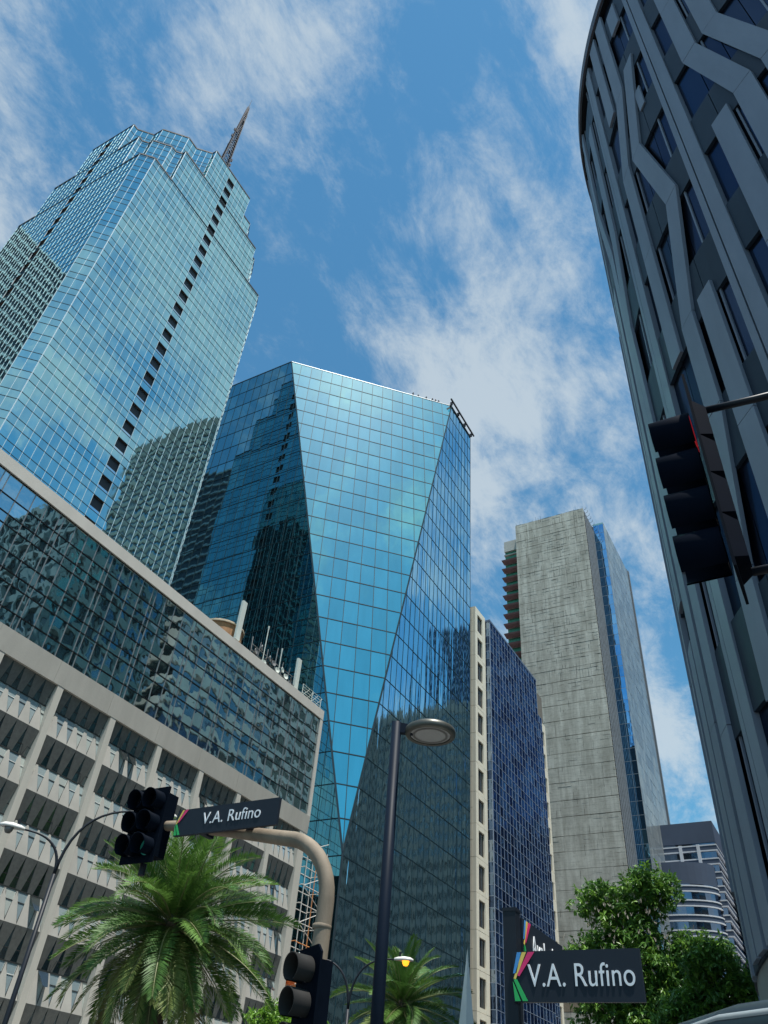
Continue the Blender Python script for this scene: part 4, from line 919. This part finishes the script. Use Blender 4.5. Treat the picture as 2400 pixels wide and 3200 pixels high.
for sy in (1, -1):
    MB().tube([vm_ @ V((x, sy * w, z)) for x, w, z in ((-2.1, .83, 2.0), (-1.7, .84, 2.17), (0, .86, 2.25), (1.2, .86, 2.2), (1.75, .85, 2.02))], .02, 8).build('roof_edge', vtrim, vn, True)
    for x0_, x1_ in ((-1.9, -.7), (-.6, .5), (.6, 1.5)): MB().prism([vm_ @ V(p) for p in ((x0_, sy * .905, 1.2), (x1_, sy * .925, 1.2), (x1_ - .05, sy * .915, 1.85), (x0_ + .05, sy * .90, 1.85))], vm_.to_3x3() @ V((0, sy * .02, 0))).build('window', vgl, vn)
    for x in (-1.5, 1.5):
        wo_ = MB().lathe([(.2, .0), (.33, .0), (.35, .04), (.35, .18), (.33, .22), (.2, .22)], vm_ @ V((x, sy * .74, .35)), vm_.to_3x3() @ V((0, sy, 0)), 24).build('tyre', tyre, vn, True)
        MB().lathe([(0, .16), (.2, .18), (.21, .1)], vm_ @ V((x, sy * .74, .35)), vm_.to_3x3() @ V((0, sy, 0)), 20).build('rim', rim, wo_, True)

# ================================================================ palms and trees
palmg = [M('palm_leaf_a', (.12, .235, .045), .5, var=.35, scale=2.5, translucent=.25, spec=.3), M('palm_leaf_b', (.075, .165, .035), .5, var=.35, scale=2.5, translucent=.22, spec=.3), M('palm_leaf_c', (.21, .27, .075), .5, var=.35, scale=2.5, translucent=.25, spec=.3), M('palm_leaf_dry', (.24, .19, .09), .7, var=.3, scale=2.5, spec=.1)]
ract = M('frond_rib', (.20, .21, .08), .6, var=.2); bark = M('bark', (.10, .075, .05), .9, var=.35, scale=5, bump=.03, bscale=9)
def frond_mesh(Lf, droop, seed, leaf):
    rd = random.Random(seed); mb = MB(); N_ = 22; pts = []; a = 0.; p = V((0, 0, 0))
    for i in range(N_ + 1):
        pts.append(p.copy()); a = -droop * (i / N_) ** 1.6; p = p + V((math.cos(a), 0, math.sin(a))) * (Lf / N_)
    mb.tube(pts, [.035 * (1 - .85 * i / N_) for i in range(N_ + 1)], 5, mi=1)
    for k in range(96):
        s_ = .13 + .87 * k / 95; i = min(N_ - 1, int(s_ * N_)); q = pts[i].lerp(pts[i + 1], s_ * N_ - i) if i < N_ else pts[-1]
        d = (pts[i + 1] - pts[i]).normalized(); up = V((0, 1, 0)).cross(d) * -1; up = V((-d.z, 0, d.x))
        ll = leaf * (.45 + .75 * math.sin(math.pi * min(1, s_ * .9 + .08)) ** .8) * rd.uniform(.85, 1.1)
        if s_ > .93: ll *= .7
        for sy in (-1, 1):
            fw = .55 + .5 * s_ + rd.uniform(-.1, .1); lift = rd.uniform(.25, .55)
            dr = (d * fw + V((0, sy, 0)) + up * lift).normalized(); wd = d.cross(dr).cross(dr).normalized() * (.0145 * rd.uniform(.85, 1.2))
            tip = q + dr * ll + V((0, 0, -.10 * ll)); m1 = q + dr * ll * .5
            mb.add([q, m1 + wd, tip, m1 - wd], [(0, 1, 2, 3)], 0)
    return mb
def palm(lab, base, zc, Lf, n, seed, group, leafl=.62, lean=(0, 0), tr=.22):
    rd = random.Random(seed); t = thing('date_palm', lab, 'palm tree', base, group)
    b = V(base); c = V((b.x + lean[0], b.y + lean[1], zc))
    tk = MB(); pts = [b.lerp(c, i / 14) for i in range(15)]
    tk.tube(pts, [tr * (1.15 if i % 2 else 1.0) * (1.2 - .2 * i / 14) for i in range(15)], 12).build('trunk', bark, t, True)
    tk = MB().lathe([(tr * 1.1, -.7), (tr * 1.7, -.25), (tr * 1.5, .1), (tr * .7, .4), (.02, .5)], c, n=14).build('crown_shaft', bark, t, True)
    meshes = {}
    for k in range(n):
        f = (k + .5) / n; el = 88 - 150 * f ** .95 + rd.uniform(-7, 7); az = k * 137.5 + rd.uniform(-9, 9)
        v = rd.randrange(4); mt = 3 if (f > .93 and rd.random() < .35) else 2 if (f > .7 and rd.random() < .5) else rd.randrange(2)
        if (v, mt) not in meshes: meshes[(v, mt)] = frond_mesh(Lf, .40 + .22 * v, seed * 9 + v, leafl).mesh('frond', [palmg[mt], ract])
        o = bpy.data.objects.new('frond', meshes[(v, mt)]); C.objects.link(o); sc_ = rd.uniform(.82, 1.06) * (.86 if el > 60 else 1)
        o.matrix_basis = Matrix.Translation(c + V((0, 0, .15))) @ Matrix.Rotation(R_(az), 4, 'Z') @ Matrix.Rotation(R_(-el), 4, 'Y') @ Matrix.Rotation(rd.uniform(-.5, .5), 4, 'X') @ Matrix.Scale(sc_, 4); setp(o, t)
PG = 'date palms along the avenue'
palm('large date palm with a full crown in front of the folded concrete panels', (-17.1, 18.2, 0), 6.15, 3.4, 126, 3, PG, .48, (0, 0), .27)
palm('smaller date palm behind the disc lamp post', (-17.1, 32.2, 0), 6.35, 2.9, 70, 8, PG, .44, (0, 0), .22)
palm('low young date palm at the foot of the cream building', (-15.4, 36.5, 0), 4.4, 2.5, 44, 12, PG, .5, (0, 0), .2)
def leaf_tree(name, lab, base, trunk_top, clumps, n_leaf, size, mats, seed, limbs=True, group=None, flower=None):
    rd = random.Random(seed); t = thing(name, lab, 'tree', base, group); b = V(base); tt = V(trunk_top)
    MB().tube([b, b.lerp(tt, .5) + V((.1, -.05, 0)), tt], [.24, .19, .13], 10).build('trunk', bark, t, True)
    lm = MB()
    for c, r in clumps:
        c = V(c); m = tt.lerp(c, .5) + V((rd.uniform(-.2, .2), rd.uniform(-.2, .2), -.15)); lm.tube([tt - V((0, 0, rd.uniform(0, .5))), m, c], [.09, .06, .03], 6)
        for k in range(5):
            e = c + V((rd.gauss(0, 1), rd.gauss(0, 1), rd.gauss(0, .7))).normalized() * r * .8; lm.tube([m.lerp(c, .6), c.lerp(e, .5), e], [.04, .025, .01], 5)
    lm.build('limbs', bark, t, True)
    tot = sum(r ** 2 for c, r in clumps)
    for mi, m in enumerate(mats):
        mb = MB()
        for c, r in clumps:
            c = V(c)
            for k in range(int(n_leaf / len(mats) * r * r / tot / 7)):
                d = V((rd.gauss(0, 1), rd.gauss(0, 1), rd.gauss(0, 1) + .15)).normalized(); rr = r * rd.random() ** .35 * (.8 + .35 * math.sin(d.x * 5 + mi) * math.cos(d.y * 4 + d.z * 3)); p = c + V((d.x * rr, d.y * rr, d.z * rr * .72))
                ax = V((rd.gauss(0, 1), rd.gauss(0, 1), .2 + rd.random())).normalized()
                for q in range(7):          # whorl of drooping leaves at a twig tip
                    a = q * .9 + rd.random(); o1 = ax.orthogonal().normalized(); o2 = ax.cross(o1)
                    dr = (o1 * math.cos(a) + o2 * math.sin(a) + V((0, 0, -.55)) + d * .35).normalized(); ln = size * rd.uniform(.7, 1.25)
                    sdv = dr.cross(V((rd.gauss(0, .5), rd.gauss(0, .5), 1))).normalized() * ln * .19; nn = sdv.cross(dr).normalized() * ln * .06
                    mb.add([p, p + dr * ln * .45 + sdv + nn, p + dr * ln, p + dr * ln * .45 - sdv + nn], [(0, 1, 2), (0, 2, 3)])
        mb.build('crown', m, t)
    if flower:
        fb = MB()
        for k in range(flower[1]):
            c, r = clumps[rd.randrange(len(flower[2]))] if not flower[2] else clumps[flower[2][rd.randrange(len(flower[2]))]]
            c = V(c); d = V((rd.gauss(0, 1), -abs(rd.gauss(0, 1)), rd.gauss(.6, .5))).normalized(); p = c + V((d.x * r, d.y * r, d.z * r * .75))
            for q in range(4): e = p + V((rd.gauss(0, .07), rd.gauss(0, .07), rd.uniform(.1, .3))); fb.tube([p, e], [.018, .008], 4)
        fb.build('flower_spikes', flower[0], t, kind='stuff')
lf = [M('leaf_bright', (.16, .31, .045), .4, var=.3, scale=2, translucent=.3, spec=.35), M('leaf_mid', (.10, .225, .04), .4, var=.3, scale=2, translucent=.25, spec=.35), M('leaf_deep', (.065, .155, .035), .4, var=.3, scale=2, translucent=.2, spec=.35)]
lime = [M('leaf_lime', (.20, .38, .04), .4, var=.3, scale=2, translucent=.35), M('leaf_bright')]
def sc2(cl, k): return [((x * k, y * k, 1.6 + (z - 1.6) * k), r * k * 1.1) for (x, y, z), r in cl]
leaf_tree('street_tree', 'dense glossy green tree with pale flower spikes behind the corner signs', (-13.0, 57, 0), (-13.0, 56.6, 6.2),
    sc2([((-5.75, 21.5, 7.15), .72), ((-4.55, 21.6, 7.35), .85), ((-5.1, 21.4, 6.5), .85), ((-5.9, 21.3, 5.75), .95), ((-4.9, 21.2, 5.6), 1.0), ((-3.75, 21.6, 5.95), .72), ((-4.2, 21.5, 5.1), .95), ((-5.6, 21.3, 4.8), 1.0), ((-4.6, 21.2, 4.3), 1.1), ((-3.2, 21.8, 6.0), .45), ((-5.6, 21.4, 3.9), .8)], 2.6), 46000, .36, lf, 21,
    flower=(M('flower_pale', (.45, .40, .34), .8), 90, [2, 4, 3]))
leaf_tree('street_tree', 'lower spreading tree behind the right end of the corner sign', (-6.8, 49.4, 0), (-7.0, 48.8, 5.2),
    sc2([((-3.1, 18.5, 4.5), .6), ((-2.3, 18.6, 4.75), .55), ((-2.9, 18.4, 5.15), .5), ((-1.75, 18.8, 4.55), .5), ((-3.5, 18.3, 4.1), .6), ((-2.2, 18.7, 4.1), .55)], 2.6), 18000, .33, lf, 33)
leaf_tree('street_tree', 'bright lime green tree low beside the tan mast', (-24.5, 35, 0), (-24.5, 35, 4.2), [((-25.2, 34.8, 6.2), 1.3), ((-23.6, 35.2, 6.0), 1.2), ((-24.5, 34.6, 5.2), 1.5), ((-26.2, 34.2, 5.2), 1.1), ((-22.6, 35.8, 5.0), 1.0)], 16000, .2, lime, 44)
leaf_tree('street_tree', 'small lime green tree peeking between the mast and the small palm', (-23.4, 42, 0), (-23.4, 42, 3.9), [((-23.8, 41.8, 6.2), 1.1), ((-22.7, 42.2, 6.0), 1.0), ((-23.2, 41.6, 5.2), 1.2)], 7000, .2, lime, 55)
